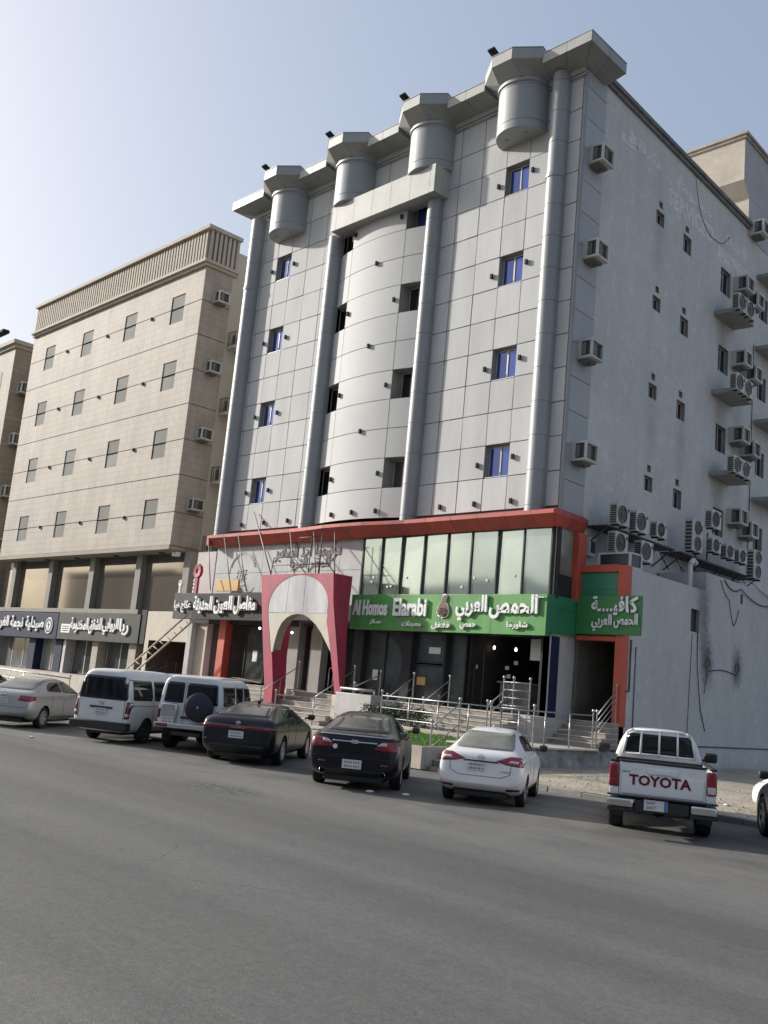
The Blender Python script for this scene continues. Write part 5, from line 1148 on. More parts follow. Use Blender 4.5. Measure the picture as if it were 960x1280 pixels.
# ================================================================== pinkish block at the far end
FX = -70.5
FB = thing('stone_block', 'pinkish stone block at the far end of the row with side window units', 'building', (FX, YF, 0))
w = MB(); w.box(-110, FX, YF, YF+16, 0, 24.6); w.build('wall', stone_r, FB, True)
for z in range(9, 24, 2):
    w = MB(); w.box(FX-.3, FX+.012, YF-.012, YF+5, z, z+.05); w.build('joint_line', cmat, FB, True)
for z0, z1, e in ((24.3, 24.55, .15), (24.55, 24.85, .35)):
    w = MB(); w.box(-110, FX+e, YF-e, YF+16, z0+.01, z1); w.build('cornice', cmat, FB, True)
for k, zt_ in enumerate((22.7, 18.8, 14.9, 11.0)):
    for xc in (-72.6, -75.2, -77.8):
        w = MB(); w.box(xc-.35, xc+.35, YF-.02, YF+.02, zt_-1.5, zt_); w.build('window', bframe, FB, True)
for z, n in ((21.3, 'highest'), (17.4, 'second'), (13.5, 'third'), (9.6, 'lowest')):
    window_unit((FX, YF+1.0, z-.4), pi/2, 'window air conditioner on the pinkish far block, %s' % n, 'window units on the pinkish block', 1.15)
# street lamp whose head shows at the edge
SL = thing('street_lamp', 'street lamp head reaching in above the pinkish far block', 'street lamp', (-49.6, 18.0, 0))
w = MB(); w.tube((-51.4, 18, 0), (-51.4, 18, 16.8), .13, 10, r1=.07); w.build('pole', steel, SL, True)
w = MB(); w.path([Vector((-51.4, 18, 16.7)), Vector((-50.6, 18, 17.3)), Vector((-48.6, 18, 17.6))], .05, 8); w.build('arm', steel, SL, True)
w = MB(); w.cbox(-48.7, -47.0, 17.82, 18.18, 17.50, 17.68, .05); w.build('head', lampd, SL, True)
# rails and low wall in front of the beige block
railing('white topped rail before the apartments sign of the beige block', [(-46.6, 25, .72), (-41.0, 25, .72)], h=.95, bars=(1.0, .5), every=1.4, group='rails before the beige block', m=white, r=.05)
railing('low bar rail along the pharmacy forecourt', [(-62.0, 25, .25), (-49.0, 25, .12)], h=.95, bars=(1.0, .55), every=1.8, group='rails before the beige block', m=steel, r=.035)
FW = thing('forecourt_wall', 'low pale wall along the pharmacy forecourt', 'wall', (-56, 24.8, 0))
w = MB(); w.cbox(-66, -48.6, 24.6, 24.8, .1, .62, .02); w.build('wall', plaster, FW, True)
w = MB(); w.box(-70, -47.3, YF-1.2, YF+1.6, .1, 1.2); w.build('shop_plinth', marble, BG, True)
for q in range(4):
    railing('dark stair rail before the garage opening, %s' % ('first', 'second', 'third', 'fourth')[q], [(-45.0+.9*q, 26.6, 1.0), (-43.6+.9*q, 27.3, 1.7)], h=.7, bars=(1.0, .5), every=3, topknob=False, m=lampd, group='dark stair rails before the garage') if q < 2 else None

# ================================================================== vehicles
def loft(stations):
    """closed cage: rows are (x, w, zb, zs, w5, z5, wt, zt, cr, lean)"""
    b = MB(); rows = []
    for st in stations:
        x, w_, zb, zs, w5, z5, wt, zt, cr = st[:9]; lean = st[9] if len(st) > 9 else 0
        half = [(0, zb), (.72*w_, zb), (.95*w_, zb+.05), (w_, zb+(zs-zb)*.45), (.985*w_, zs), (w5, z5), (wt, zt), (.55*wt, zt+cr*.8), (0, zt+cr)]
        loop = half + [(-y, z) for y, z in half[-2:0:-1]]
        rows.append([(x+lean*(z-zb), y, z) for y, z in loop])
    n = len(rows[0]); vs = [p for r in rows for p in r]; fs = []
    for i in range(len(rows)-1):
        for j in range(n): fs.append((i*n+j, i*n+(j+1) % n, (i+1)*n+(j+1) % n, (i+1)*n+j))
    m = (len(rows)-1)*n
    for base in (0, m):                                 # end caps as strips of quads
        for j in range(n//2): 
            a, b_, c, d = j, j+1, n-j-1, (n-j) % n
            f = [base+a, base+b_, base+c, base+d]; g = []
            for q in f:
                if q not in g: g.append(q)
            if len(g) > 2: fs.append(tuple(g))
    b.raw(vs, fs); return b
def body(name, stations, parent, mats, arches, W, dims, sub=2):
    """smooth the cage, fit it to dims (x0, x1, half width, z0, z1), cut wheel arches"""
    b = loft(stations); me = b.mesh([mats[0]]); o = bpy.data.objects.new('tmp', me); COL.objects.link(o)
    md = o.modifiers.new('s', 'SUBSURF'); md.levels = sub; md.render_levels = sub
    sm = bpy.data.meshes.new_from_object(o.evaluated_get(_dg())); bpy.data.objects.remove(o)
    lo = [min(v.co[i] for v in sm.vertices) for i in range(3)]; hi = [max(v.co[i] for v in sm.vertices) for i in range(3)]
    x0, x1, hw, z0, z1 = dims
    for v in sm.vertices: v.co = Vector((lerp(x0, x1, (v.co.x-lo[0])/(hi[0]-lo[0])), v.co.y/hi[1]*hw, lerp(z0, z1, (v.co.z-lo[2])/(hi[2]-lo[2]))))
    o = bpy.data.objects.new('tmp', sm); COL.objects.link(o); cut_ = None
    if arches:
        c = MB()
        for ax, r, zc in arches:
            for sg in (-1, 1): 
                y0, y1 = (hw-.30, hw+.3) if sg > 0 else (-hw-.3, -hw+.30)
                c.tube((ax, y0, zc), (ax, y1, zc), r, 28)
        cm = c.mesh([mats[0]]); cut_ = bpy.data.objects.new('tmpc', cm); COL.objects.link(cut_)
        md = o.modifiers.new('b', 'BOOLEAN'); md.object = cut_; md.operation = 'DIFFERENCE'; md.solver = 'EXACT'
    fm = bpy.data.meshes.new_from_object(o.evaluated_get(_dg())); bpy.data.objects.remove(o)
    if cut_: bpy.data.objects.remove(cut_)
    fm.materials.clear()
    for m in mats: fm.materials.append(m)
    for p in fm.polygons:
        p.use_smooth = True; p.material_index = 0; cx, cy, cz = p.center
        if any((cx-ax)**2+(cz-zc)**2 < (r+.003)**2 and abs(p.normal.y) < .999 or ((cx-ax)**2+(cz-zc)**2 < r*r and abs(abs(cy)-(hw-.30)) < .01) for ax, r, zc in (arches or [])) and abs(cy) > hw-.32:
            d = Vector((cx, 0, cz)); ok = any(abs(sqrt((cx-ax)**2+(cz-zc)**2)-r) < .012 or abs(abs(cy)-(hw-.30)) < .01 for ax, r, zc in arches if (cx-ax)**2+(cz-zc)**2 < (r+.02)**2)
            if ok: p.material_index = 1; p.use_smooth = False
        elif cz < z0+.03 and p.normal.z < -.5: p.material_index = 1
    bm = bmesh.new(); bm.from_mesh(fm)
    for e in bm.edges:
        if len(e.link_faces) == 2 and e.calc_face_angle(0) > .75: e.smooth = False
    bm.to_mesh(fm); tree = BVHTree.FromBMesh(bm); bm.free()
    ob = bpy.data.objects.new(name, fm); COL.objects.link(ob); ob.parent = parent; return ob, tree
def rpoly(pts, r=.05, n=3):
    out = []; k = len(pts)
    for i in range(k):
        p = Vector(pts[i]); a = (Vector(pts[i-1])-p); b = (Vector(pts[(i+1) % k])-p); ra = min(r, a.length*.45, b.length*.45)
        A, B = p+a.normalized()*ra, p+b.normalized()*ra
        for j in range(n+1): t = j/n; out.append(tuple(A*(1-t)**2+p*2*t*(1-t)+B*t*t))
    return out
AXES = {'R': (Vector((-9, 0, 0)), Vector((1, 0, 0)), lambda u, v: Vector((0, u, v))), 'F': (Vector((12, 0, 0)), Vector((-1, 0, 0)), lambda u, v: Vector((0, u, v))),
        'L': (Vector((0, 9, 0)), Vector((0, -1, 0)), lambda u, v: Vector((u, 0, v))), 'r': (Vector((0, -9, 0)), Vector((0, 1, 0)), lambda u, v: Vector((u, 0, v)))}
def decal(tree, poly, ax, m, name, parent, off=.005, pitch=.07, r=.03, label=None):
    """a thin conforming piece (pane, lamp, trim) laid on a body"""
    poly = rpoly(poly, r) if r else poly
    ar_ = sum(p[0]*q[1]-q[0]*p[1] for p, q in zip(poly, poly[1:]+poly[:1]))
    if ar_ < 0: poly = poly[::-1]
    us = [p[0] for p in poly]; vs = [p[1] for p in poly]; u0, u1, v0, v1 = min(us), max(us), min(vs), max(vs)
    nu, nv = max(2, int((u1-u0)/pitch)+1), max(2, int((v1-v0)/pitch)+1)
    bm = bmesh.new(); g = [[bm.verts.new((lerp(u0-.01, u1+.01, i/nu), lerp(v0-.01, v1+.01, j/nv), 0)) for j in range(nv+1)] for i in range(nu+1)]
    for i in range(nu):
        for j in range(nv): bm.faces.new((g[i][j], g[i+1][j], g[i+1][j+1], g[i][j+1]))
    for p, q in zip(poly, poly[1:]+poly[:1]):
        d = Vector((q[0]-p[0], q[1]-p[1], 0))
        if d.length < 1e-5: continue
        nrm = Vector((d.y, -d.x, 0)).normalized()
        bmesh.ops.bisect_plane(bm, geom=bm.verts[:]+bm.edges[:]+bm.faces[:], plane_co=(p[0], p[1], 0), plane_no=nrm, clear_outer=True, dist=1e-6)
    o0, d0, f = AXES[ax]; base = {}
    for v in bm.verts:
        q = f(v.co.x, v.co.y); hit = tree.ray_cast(q+o0, d0)
        if hit[0] is None: h = tree.find_nearest(q+o0*.12); co, n = h[0], h[1]
        else: co, n = hit[0], hit[1]
        if n.dot(d0) > 0: n = -n
        base[v] = (co, n)
    bed = [e for e in bm.edges if len(e.link_faces) == 1]
    for v, (co, n) in base.items(): v.co = co + n*off
    for fc in bm.faces: fc.smooth = True
    mp = {}
    for e in bed:
        for v in e.verts:
            if v not in mp: mp[v] = bm.verts.new(base[v][0]-base[v][1]*.012)
    for e in bed: bm.faces.new((e.verts[0], e.verts[1], mp[e.verts[1]], mp[e.verts[0]]))
    bmesh.ops.recalc_face_normals(bm, faces=bm.faces[:])
    me = bpy.data.meshes.new(name); bm.to_mesh(me); bm.free(); me.materials.append(m)
    ob = bpy.data.objects.new(name, me); COL.objects.link(ob); ob.parent = parent
    if label: ob['label'] = label
    return ob
def strip(tree, line, ax, wd, m, name, parent, off=.004):
    for p, q in zip(line, line[1:]):
        d = (Vector(q)-Vector(p)).normalized(); n = Vector((-d.y, d.x))*wd/2; p, q = Vector(p), Vector(q)
        decal(tree, [tuple(p-n), tuple(q-n), tuple(q+n), tuple(p+n)], ax, m, name, parent, off, .12, 0)
WCACHE = {}
def wheel(parent, x, y, r, wd, sg, rim=alloy, spokes=5, rr=.66):
    key = (r, wd, rim.name, spokes)
    if key not in WCACHE:
        w = MB(); h = wd/2
        w.lathe([(r*rr, -h+.01), (r*.92, -h), (r*.985, -h+.025), (r, -h*.4), (r, h*.4), (r*.985, h-.025), (r*.92, h), (r*rr, h-.01), (r*rr, -h+.01)], (0, 0, 0), 32, axis='Y')
        for q in (-.45, 0, .45): w.lathe([(r+.001, h*q-.006), (r+.004, h*q), (r+.001, h*q+.006)], (0, 0, 0), 32, axis='Y')
        a = w.mesh([rubber]); w = MB()
        w.lathe([(r*rr, h*.55), (r*rr*.97, h*.85), (r*rr*.90, h*.80), (r*rr*.86, h*.2), (r*.1, h*.1)], (0, 0, 0), 32, axis='Y', mi=1)
        w.lathe([(r*rr*1.0, h*.9), (r*rr*.93, h*.92), (r*rr*.90, h*.7)], (0, 0, 0), 32, axis='Y'); w.lathe([(0, h*.78), (r*.14, h*.76), (r*.16, h*.4)], (0, 0, 0), 14, axis='Y')
        for k in range(spokes):
            T = Matrix.Rotation(2*pi*k/spokes, 4, 'Y')
            w.raw([T @ Vector(p) for p in ((-.035, h*.72, r*.1), (.035, h*.72, r*.1), (.05, h*.86, r*rr*.94), (-.05, h*.86, r*rr*.94), (-.035, h*.3, r*.1), (.035, h*.3, r*.1), (.05, h*.3, r*rr*.94), (-.05, h*.3, r*rr*.94))], [(0, 1, 2, 3), (0, 3, 7, 4), (1, 5, 6, 2)])
        WCACHE[key] = (a, w.mesh([rim, alloyd]))
    a, b = WCACHE[key]
    o = bpy.data.objects.new('wheel', a); COL.objects.link(o); o.parent = parent; o.location = (x, y, r)
    if sg < 0: o.rotation_euler = (0, 0, pi)
    q = bpy.data.objects.new('rim', b); COL.objects.link(q); q.parent = o
def wheels(t, WB, tr_, r, wd, rim=alloy, spokes=5, rr=.66):
    for x in (0, WB):
        for sg in (-1, 1): wheel(t, x, sg*tr_/2, r, wd, sg, rim, spokes, rr)
def bxp(t, name, m, *a, c=.01, T=None):
    w = MB(); w.cbox(*a, c, T=T); return w.build(name, m, t)
def mirror_(t, x, y, z, m, sg, k=1.):
    w = MB(); w.cbox(x-.06, x+.10, *(sorted((sg*(y+.04), sg*(y+.04+.20*k)))), z, z+.15*k, .05); w.tube((x+.03, sg*(y-.04), z+.03), (x+.03, sg*(y+.10), z+.05), .025, 6)
    return w.build('wing_mirror', m, t)
def plate(t, x, y, z, w_=.36, h=.17, blue=False, text=None):
    p = bxp(t, 'number_plate', platew, x-.012, x, y-w_/2, y+w_/2, z-h/2, z+h/2, c=.004)
    w = MB()
    if text:
        put_text(w, text[0], w_*.40, h*.28, tr(x-.013, y+w_*.42, z+h*.10) @ Matrix.Rotation(-pi/2, 4, 'Z'), .003, .01); put_text(w, text[1], w_*.42, h*.30, tr(x-.013, y+w_*.42, z-h*.36) @ Matrix.Rotation(-pi/2, 4, 'Z'), .003, .01)
    else:
        for q in (-.36, -.22, -.12, .02, .12, .24, .34): 
            for v in (-.22, .22): w.box(x-.0145, x-.0125, y+w_*q-.012, y+w_*q+.012, z+h*v-.018, z+h*v+.018)
    c = w.build('plate_lettering', platet, t, fix=False); c.parent = p
    if blue:
        w = MB(); w.box(x-.015, x-.0122, y-w_/2+.005, y-w_/2+.06, z-h/2+.005, z+h/2-.005); c = w.build('plate_band', plateb, t); c.parent = p
    return p
def emblem(t, tree, y, z, a, b, m=chrome, inner=True):
    hit = tree.ray_cast(Vector((-9, y, z)), Vector((1, 0, 0)))[0]; x = hit.x-.008; w = MB()
    E_ = lambda ra, rb, dy=0, dz=0: w.path([Vector((x, y+dy+ra*cos(i*pi/8), z+dz+rb*sin(i*pi/8))) for i in range(17)], .007, 5)
    E_(a, b)
    if inner: E_(a*.38, b*.95); E_(a*.8, b*.45, 0, b*.45)
    else: w.box(x-.004, x+.01, y-a*.92, y+a*.92, z-b*.8, z+b*.8)
    return w.build('emblem', m, t)
def sedan_cage(ro, WB, fo, W, H, deck, cowl, rg0, rg1, ws1, ws0, zb=.2, fast=0):
    h = W/2; rt = H-.045; belt = deck-.10; f = WB+fo
    return [(-ro, .87*h, zb+.24, deck-.33, .80*h, deck-.24, .60*h, deck-.14, .02, .10), (-ro+.05, .94*h, zb+.17, deck-.24, .90*h, deck-.13, .70*h, deck-.05, .02, .08), (-ro+.22, .985*h, zb+.07, deck-.14, .92*h, deck-.05, .74*h, deck-.005, .02),
            (rg0-.05, h, zb, belt-.02, .92*h, deck-.04, .73*h, deck+.02, .02), (lerp(rg0, rg1, .5), h, zb, belt, .90*h, belt+.08, .66*h, lerp(deck, rt, .55), .03), (rg1, h, zb, belt, .90*h, belt+.08, .62*h, rt-.03, .04),
            (lerp(rg1, ws1, .5), h, zb, belt-.01, .90*h, belt+.07, .645*h, rt, .045), (ws1, h, zb, belt-.02, .90*h, belt+.06, .64*h, rt-.04, .04), (lerp(ws1, ws0, .5), h, zb, belt-.03, .90*h, belt+.04, .69*h, lerp(rt, cowl, .5), .03),
            (ws0, .99*h, zb, cowl-.10, .90*h, cowl-.05, .75*h, cowl, .02), (lerp(ws0, f, .45), .975*h, zb, cowl-.17, .87*h, cowl-.10, .70*h, cowl-.05, .02), (f-.16, .92*h, zb+.02, cowl-.34, .78*h, cowl-.26, .58*h, cowl-.19, .02), (f, .80*h, zb+.10, cowl-.44, .64*h, cowl-.37, .48*h, cowl-.32, .02)]
def sedan(name, label, loc, hd, paint, ro, WB, fo, W, H, deck, cowl, rg0, rg1, ws1, ws0, r, wd, tr_, glass=autog, rear=dustg2, rim=alloy, spokes=5, cat='car'):
    t = thing(name, label, cat, (*loc, 0), radians(hd)); zb = .20
    b, tree = body('body', sedan_cage(ro, WB, fo, W, H, deck, cowl, rg0, rg1, ws1, ws0), t, [paint, blackp], [(0, r+.055, r), (WB, r+.055, r)], W, (-ro, WB+fo, W/2, zb, H))
    h = W/2; belt = deck-.02
    decal(tree, [(-.70*h, deck+.045), (.70*h, deck+.045), (.575*h, H-.085), (-.575*h, H-.085)], 'R', rear, 'rear_window', t, .006, .06, .06)
    decal(tree, [(-.76*h, cowl+.03), (.76*h, cowl+.03), (.6*h, H-.09), (-.6*h, H-.09)], 'F', glass, 'windscreen', t, .006, .08, .06)
    mid_ = lerp(rg1, ws1, .55); zt = H-.125
    for ax in 'Lr':
        decal(tree, [(rg1-.30, belt+.06), (mid_-.05, belt+.03), (mid_-.05, zt+.01), (rg1+.12, zt-.01), (rg1-.12, zt-.10)], ax, glass, 'side_window', t, .006, .06, .05)
        decal(tree, [(mid_+.04, belt+.03), (ws0-.22, belt-.01), (ws1+.12, zt-.02), (mid_+.04, zt+.01)], ax, glass, 'side_window', t, .006, .06, .05)
        strip(tree, [(mid_, .34), (mid_, belt)], ax, .012, blackp, 'door_seam', t); strip(tree, [(.42, .60), (.36, belt-.03)], ax, .012, blackp, 'door_seam', t)
        strip(tree, [(.52, .33), (WB-.48, .33)], ax, .03, blackp, 'sill_trim', t)
        for x in (mid_-.28, ws1-.02): decal(tree, [(x-.10, belt-.10), (x+.10, belt-.10), (x+.10, belt-.065), (x-.10, belt-.065)], ax, paint, 'door_handle', t, .03, .05, .012)
    for sg in (-1, 1): mirror_(t, ws0-.32, h*.93, belt-.01, blackp, sg)
    wheels(t, WB, tr_, r, wd, rim, spokes)
    bxp(t, 'underbody', blackp, -ro+.25, WB+fo-.3, -h+.33, h-.33, .16, .30, c=.03)
    return t, tree
def xr(tree, y, z): 
    q = tree.ray_cast(Vector((-9, y, z)), Vector((1, 0, 0)))[0]; return q.x if q else 0
# white saloon
t, tree = sedan('white_saloon', 'white saloon with dusty rear window parked beside the pickup', (-13.50, 16.40), 121.5, carw, .93, 2.55, .95, 1.74, 1.50, 1.05, .98, -.40, .52, 1.75, 2.62, .305, .19, 1.50, rear=dustg)
h = .87
for sg in (-1, 1):
    decal(tree, [(sg*.30, .90), (sg*.50, .845), (sg*.84, .815), (sg*.86, 1.0), (sg*.58, 1.005)], 'R', tailr, 'tail_light', t, .008, .05, .02)
    decal(tree, [(sg*.56, .89), (sg*.74, .875), (sg*.76, .925), (sg*.6, .935)], 'R', tailw, 'reverse_light', t, .013, .05, .01)
    decal(tree, [(sg*.52, .335), (sg*.78, .345), (sg*.80, .39), (sg*.55, .385)], 'R', taild, 'reflector', t, .006, .05, .01)
strip(tree, [(-.62, .88), (-.6, .66), (-.42, .585), (.42, .585), (.6, .66), (.62, .88)], 'R', .010, blackp, 'boot_seam', t)
decal(tree, [(-.36, .86), (.36, .86), (.34, .885), (-.34, .885)], 'R', blackp, 'boot_garnish', t, .02, .06, .01)
decal(tree, [(-.60, .225), (.60, .225), (.52, .31), (-.52, .31)], 'R', blackp, 'lower_valance', t, .006, .06, .02)
plate(t, xr(tree, .0, .76)-.012, .08, .765, .36, .17); emblem(t, tree, .0, .95, .075, .05)
w = MB(); w.raw([(.72, -.03, 1.505), (.72, .03, 1.505), (.60, 0, 1.50), (.66, 0, 1.585), (.70, 0, 1.50)], [(0, 2, 3), (1, 3, 2), (0, 3, 1)]); w.build('roof_fin', carw, t)
w = MB(); put_text(w, 'YARIS', .2, .035, tr(xr(tree, -.5, .70)-.006, -.40, .69) @ Matrix.Rotation(-pi/2, 4, 'Z'), .004, .01); w.build('model_lettering', chrome, t, fix=False)
# black saloon with chrome strip
t, tree = sedan('black_saloon', 'black saloon with chrome strip across its boot and twin exhausts', (-16.02, 15.14), 130.5, carblk, 1.18, 2.87, 1.05, 1.92, 1.55, 1.13, 1.03, -.55, .42, 1.85, 2.95, .35, .235, 1.66)
for sg in (-1, 1):
    decal(tree, [(sg*.42, .86), (sg*.88, .82), (sg*.94, 1.02), (sg*.60, 1.03)], 'R', tailr, 'tail_light', t, .01, .05, .03)
    decal(tree, [(sg*.46, .93), (sg*.66, .94), (sg*.67, 1.0), (sg*.56, 1.0)], 'R', tailw, 'reverse_light', t, .016, .05, .01)
    decal(tree, [(sg*.58, .53), (sg*.72, .53), (sg*.72, .57), (sg*.58, .57)], 'R', taild, 'reflector', t, .006, .05, .01)
    w = MB(); w.lathe([(.055, -.14), (.06, -.15), (.068, -.14), (.068, .05)], (0, 0, 0), 14, axis='Z', T=tr(xr(tree, sg*.62, .40)+.10, sg*.62, .36) @ Matrix.Rotation(pi/2, 4, 'Y')); w.build('exhaust_tip', chrome, t)
decal(tree, [(-.46, .965), (.46, .965), (.46, .99), (-.46, .99)], 'R', chrome, 'chrome_strip', t, .014, .06, .008)
decal(tree, [(-.74, 1.085), (.74, 1.085), (.72, 1.105), (-.72, 1.105)], 'R', chrome, 'boot_lip', t, .016, .08, .008)
decal(tree, [(-.66, .26), (.66, .26), (.62, .42), (-.62, .42)], 'R', blackp, 'lower_valance', t, .006, .06, .03)
strip(tree, [(-.52, .84), (-.5, .70), (.5, .70), (.52, .84)], 'R', .010, blackp, 'boot_seam', t); strip(tree, [(-.93, .66), (.93, .66)], 'R', .010, blackp, 'bumper_seam', t)
plate(t, xr(tree, 0, .53)-.012, .02, .53, .40, .18); emblem(t, tree, 0, .98, .085, .035, inner=False)
w = MB(); w.lathe([(0, .0), (.05, 0), (.05, .004), (0, .004)], (0, 0, 0), 14, T=tr(xr(tree, .40, .86)-.008, .40, .86) @ Matrix.Rotation(-pi/2, 4, 'Y')); w.build('round_sticker', white, t)
# dark blue grey saloon with a full width lamp
t, tree = sedan('dark_saloon', 'dark blue grey saloon with one thin lamp bar across the tail', (-20.4, 15.4), 127.5, carnavy, 1.08, 2.84, 1.0, 1.87, 1.47, 1.10, 1.0, -.72, .55, 1.75, 2.85, .345, .235, 1.63, spokes=9, rear=dustg2)
decal(tree, [(-.90, .83), (.90, .83), (.92, .91), (.80, .925), (-.80, .925), (-.92, .91)], 'R', taild, 'lamp_bar', t, .01, .06, .02)
for sg in (-1, 1): decal(tree, [(sg*.66, .845), (sg*.90, .84), (sg*.92, .905), (sg*.70, .91)], 'R', tailr, 'tail_light', t, .016, .05, .015)
decal(tree, [(-.70, .24), (.70, .24), (.66, .46), (-.66, .46)], 'R', blackp, 'lower_valance', t, .006, .06, .03)
strip(tree, [(-.92, .56), (.92, .56)], 'R', .012, blackp, 'bumper_seam', t); strip(tree, [(-.92, .43), (.92, .43)], 'R', .016, alloyd, 'bumper_strip', t)
plate(t, xr(tree, 0, .70)-.012, .02, .70, .37, .17); emblem(t, tree, 0, .975, .06, .035)
w = MB(); put_text(w, 'AZERA', .38, .035, tr(xr(tree, 0, .87)-.014, .19, .855) @ Matrix.Rotation(-pi/2, 4, 'Z'), .004, .01); w.build('model_lettering', chrome, t, fix=False)
w = MB(); w.cbox(.62, .78, -.03, .03, 1.44, 1.51, .015); w.build('roof_fin', carnavy, t)
# silver saloon on the far side of the van
t, tree = sedan('silver_saloon', 'silver saloon with sunlit dusty rear window beside the white van', (-29.1, 13.3), 128, carsil, .98, 2.60, .96, 1.76, 1.48, 1.05, .98, -.45, .50, 1.75, 2.65, .315, .205, 1.52, rear=dustg, spokes=7)
for sg in (-1, 1): decal(tree, [(sg*.46, .80), (sg*.84, .78), (sg*.86, .93), (sg*.50, .95)], 'R', tailr, 'tail_light', t, .01, .05, .03)
for ax in 'Lr': decal(tree, [(-.93, .80), (-.62, .82), (-.66, .92), (-.90, .93)], ax, tailr, 'tail_light', t, .008, .05, .02)
strip(tree, [(-.86, .60), (.86, .60)], 'R', .010, blackp, 'bumper_seam', t); plate(t, xr(tree, 0, .78)-.012, 0, .78); emblem(t, tree, 0, .93, .07, .045)
decal(tree, [(-.70, .24), (.70, .24), (.66, .34), (-.66, .34)], 'R', blackp, 'lower_valance', t, .006, .06, .02)
# dark saloon half out of the frame, beyond the silver one
sedan('black_saloon', 'dark saloon beyond the silver one, only its roof and tail showing', (-34.6, 13.6), 131, carblk, 1.0, 2.7, .96, 1.80, 1.46, 1.04, .98, -.45, .50, 1.75, 2.65, .32, .21, 1.54)
# ---- minibus van
t = thing('white_van', 'white high window minibus with black rear step bumper', 'van', (-25.2, 14.5, 0), radians(121)); W = 1.70; h = .85
cage_ = [(-1.06, .90*h, .40, 1.00, .87*h, 1.10, .70*h, 1.84, .05, .02), (-1.00, .98*h, .34, 1.05, .93*h, 1.15, .78*h, 1.92, .06, .02), (-.75, h, .30, 1.06, .95*h, 1.16, .80*h, 1.94, .06), (.8, h, .30, 1.06, .95*h, 1.16, .80*h, 1.95, .06), (2.2, h, .30, 1.06, .95*h, 1.15, .80*h, 1.94, .06),
         (2.55, h, .30, 1.05, .94*h, 1.14, .78*h, 1.86, .05), (2.95, h, .30, 1.02, .93*h, 1.10, .80*h, 1.48, .04), (3.25, .98*h, .30, .95, .90*h, 1.02, .82*h, 1.10, .02), (3.50, .94*h, .32, .78, .84*h, .86, .7*h, .92, .02), (3.62, .84*h, .40, .66, .72*h, .72, .55*h, .78, .02)]
b, tree = body('body', cage_, t, [carw2, blackp], [(0, .385, .325), (2.57, .385, .325)], W, (-1.08, 3.62, h, .26, 1.97))
decal(tree, [(-.76, 1.14), (.76, 1.14), (.66, 1.76), (-.66, 1.76)], 'R', autog, 'rear_window', t, .007, .08, .09)
for ax in 'Lr':
    for a, c in ((-.82, .28), (.36, 1.42), (1.5, 2.30)): decal(tree, [(a, 1.16), (c, 1.16), (c-.02, 1.70), (a+.03, 1.70)], ax, autog, 'side_window', t, .007, .08, .07)
    strip(tree, [(-.95, 1.02), (2.4, 1.02)], ax, .012, blackp, 'body_crease', t); strip(tree, [(.32, .45), (.32, 1.12)], ax, .012, blackp, 'door_seam', t); strip(tree, [(1.46, .45), (1.46, 1.12)], ax, .012, blackp, 'door_seam', t)
for sg in (-1, 1):
    decal(tree, [(sg*.70, .66), (sg*.82, .66), (sg*.83, 1.10), (sg*.74, 1.12)], 'R', taild, 'tail_light', t, .012, .05, .03)
    decal(tree, [(sg*.72, .72), (sg*.81, .72), (sg*.815, .80), (sg*.72, .80)], 'R', tailw, 'reverse_light', t, .018, .05, .01)
    mirror_(t, 2.75, h*.97, 1.2, carw2, sg)
bxp(t, 'rear_bumper', blackp, -1.17, -.90, -.86, .86, .34, .56, c=.03); strip(tree, [(-.68, .62), (-.68, 1.8)], 'R', .010, blackp, 'tailgate_seam', t); strip(tree, [(.68, .62), (.68, 1.8)], 'R', .010, blackp, 'tailgate_seam', t)
decal(tree, [(-.34, .90), (.34, .90), (.34, .95), (-.34, .95)], 'R', blackp, 'plate_garnish', t, .03, .08, .01); plate(t, xr(tree, 0, .82)-.02, .0, .82, .34, .16); emblem(t, tree, 0, 1.045, .075, .05)
bxp(t, 'wiper', blackp, xr(tree, .55, 1.5)-.03, xr(tree, .55, 1.5)-.005, .48, .53, 1.2, 1.72, c=.008); bxp(t, 'underbody', blackp, -.8, 3.2, -.55, .55, .22, .42, c=.03)
wheels(t, 2.57, 1.49, .325, .195, alloyd, 6)
# ---- tall four by four with a covered spare wheel
t = thing('white_offroader', 'boxy white off-roader with dark covered spare wheel on its back door', 'car', (-23.1, 15.75, 0), radians(127)); W = 1.82; h = .91
cage_ = [(-.98, .93*h, .56, 1.10, .90*h, 1.20, .84*h, 1.87, .03, .03), (-.93, .985*h, .50, 1.12, .93*h, 1.22, .87*h, 1.92, .04, .03), (-.7, h, .48, 1.12, .93*h, 1.22, .875*h, 1.93, .04), (.6, h, .48, 1.12, .93*h, 1.22, .875*h, 1.95, .04), (1.62, h, .48, 1.12, .93*h, 1.22, .86*h, 1.94, .04), (1.78, h, .48, 1.11, .92*h, 1.20, .86*h, 1.80, .03), (2.08, h, .48, 1.08, .92*h, 1.16, .84*h, 1.24, .02),
         (2.4, .98*h, .48, 1.02, .90*h, 1.10, .78*h, 1.15, .02), (3.25, .95*h, .50, .96, .86*h, 1.04, .74*h, 1.08, .02), (3.42, .88*h, .54, .86, .78*h, .94, .64*h, .98, .02)]
b, tree = body('body', cage_, t, [carw2, blackp], [(0, .50, .42), (2.73, .50, .42)], W, (-.99, 3.42, h, .56, 1.99))
decal(tree, [(.20, 1.24), (.74, 1.24), (.68, 1.78), (.20, 1.78)], 'R', autog, 'rear_window', t, .007, .08, .05); decal(tree, [(-.76, 1.24), (.12, 1.24), (.12, 1.78), (-.70, 1.78)], 'R', autog, 'rear_window', t, .007, .08, .05)
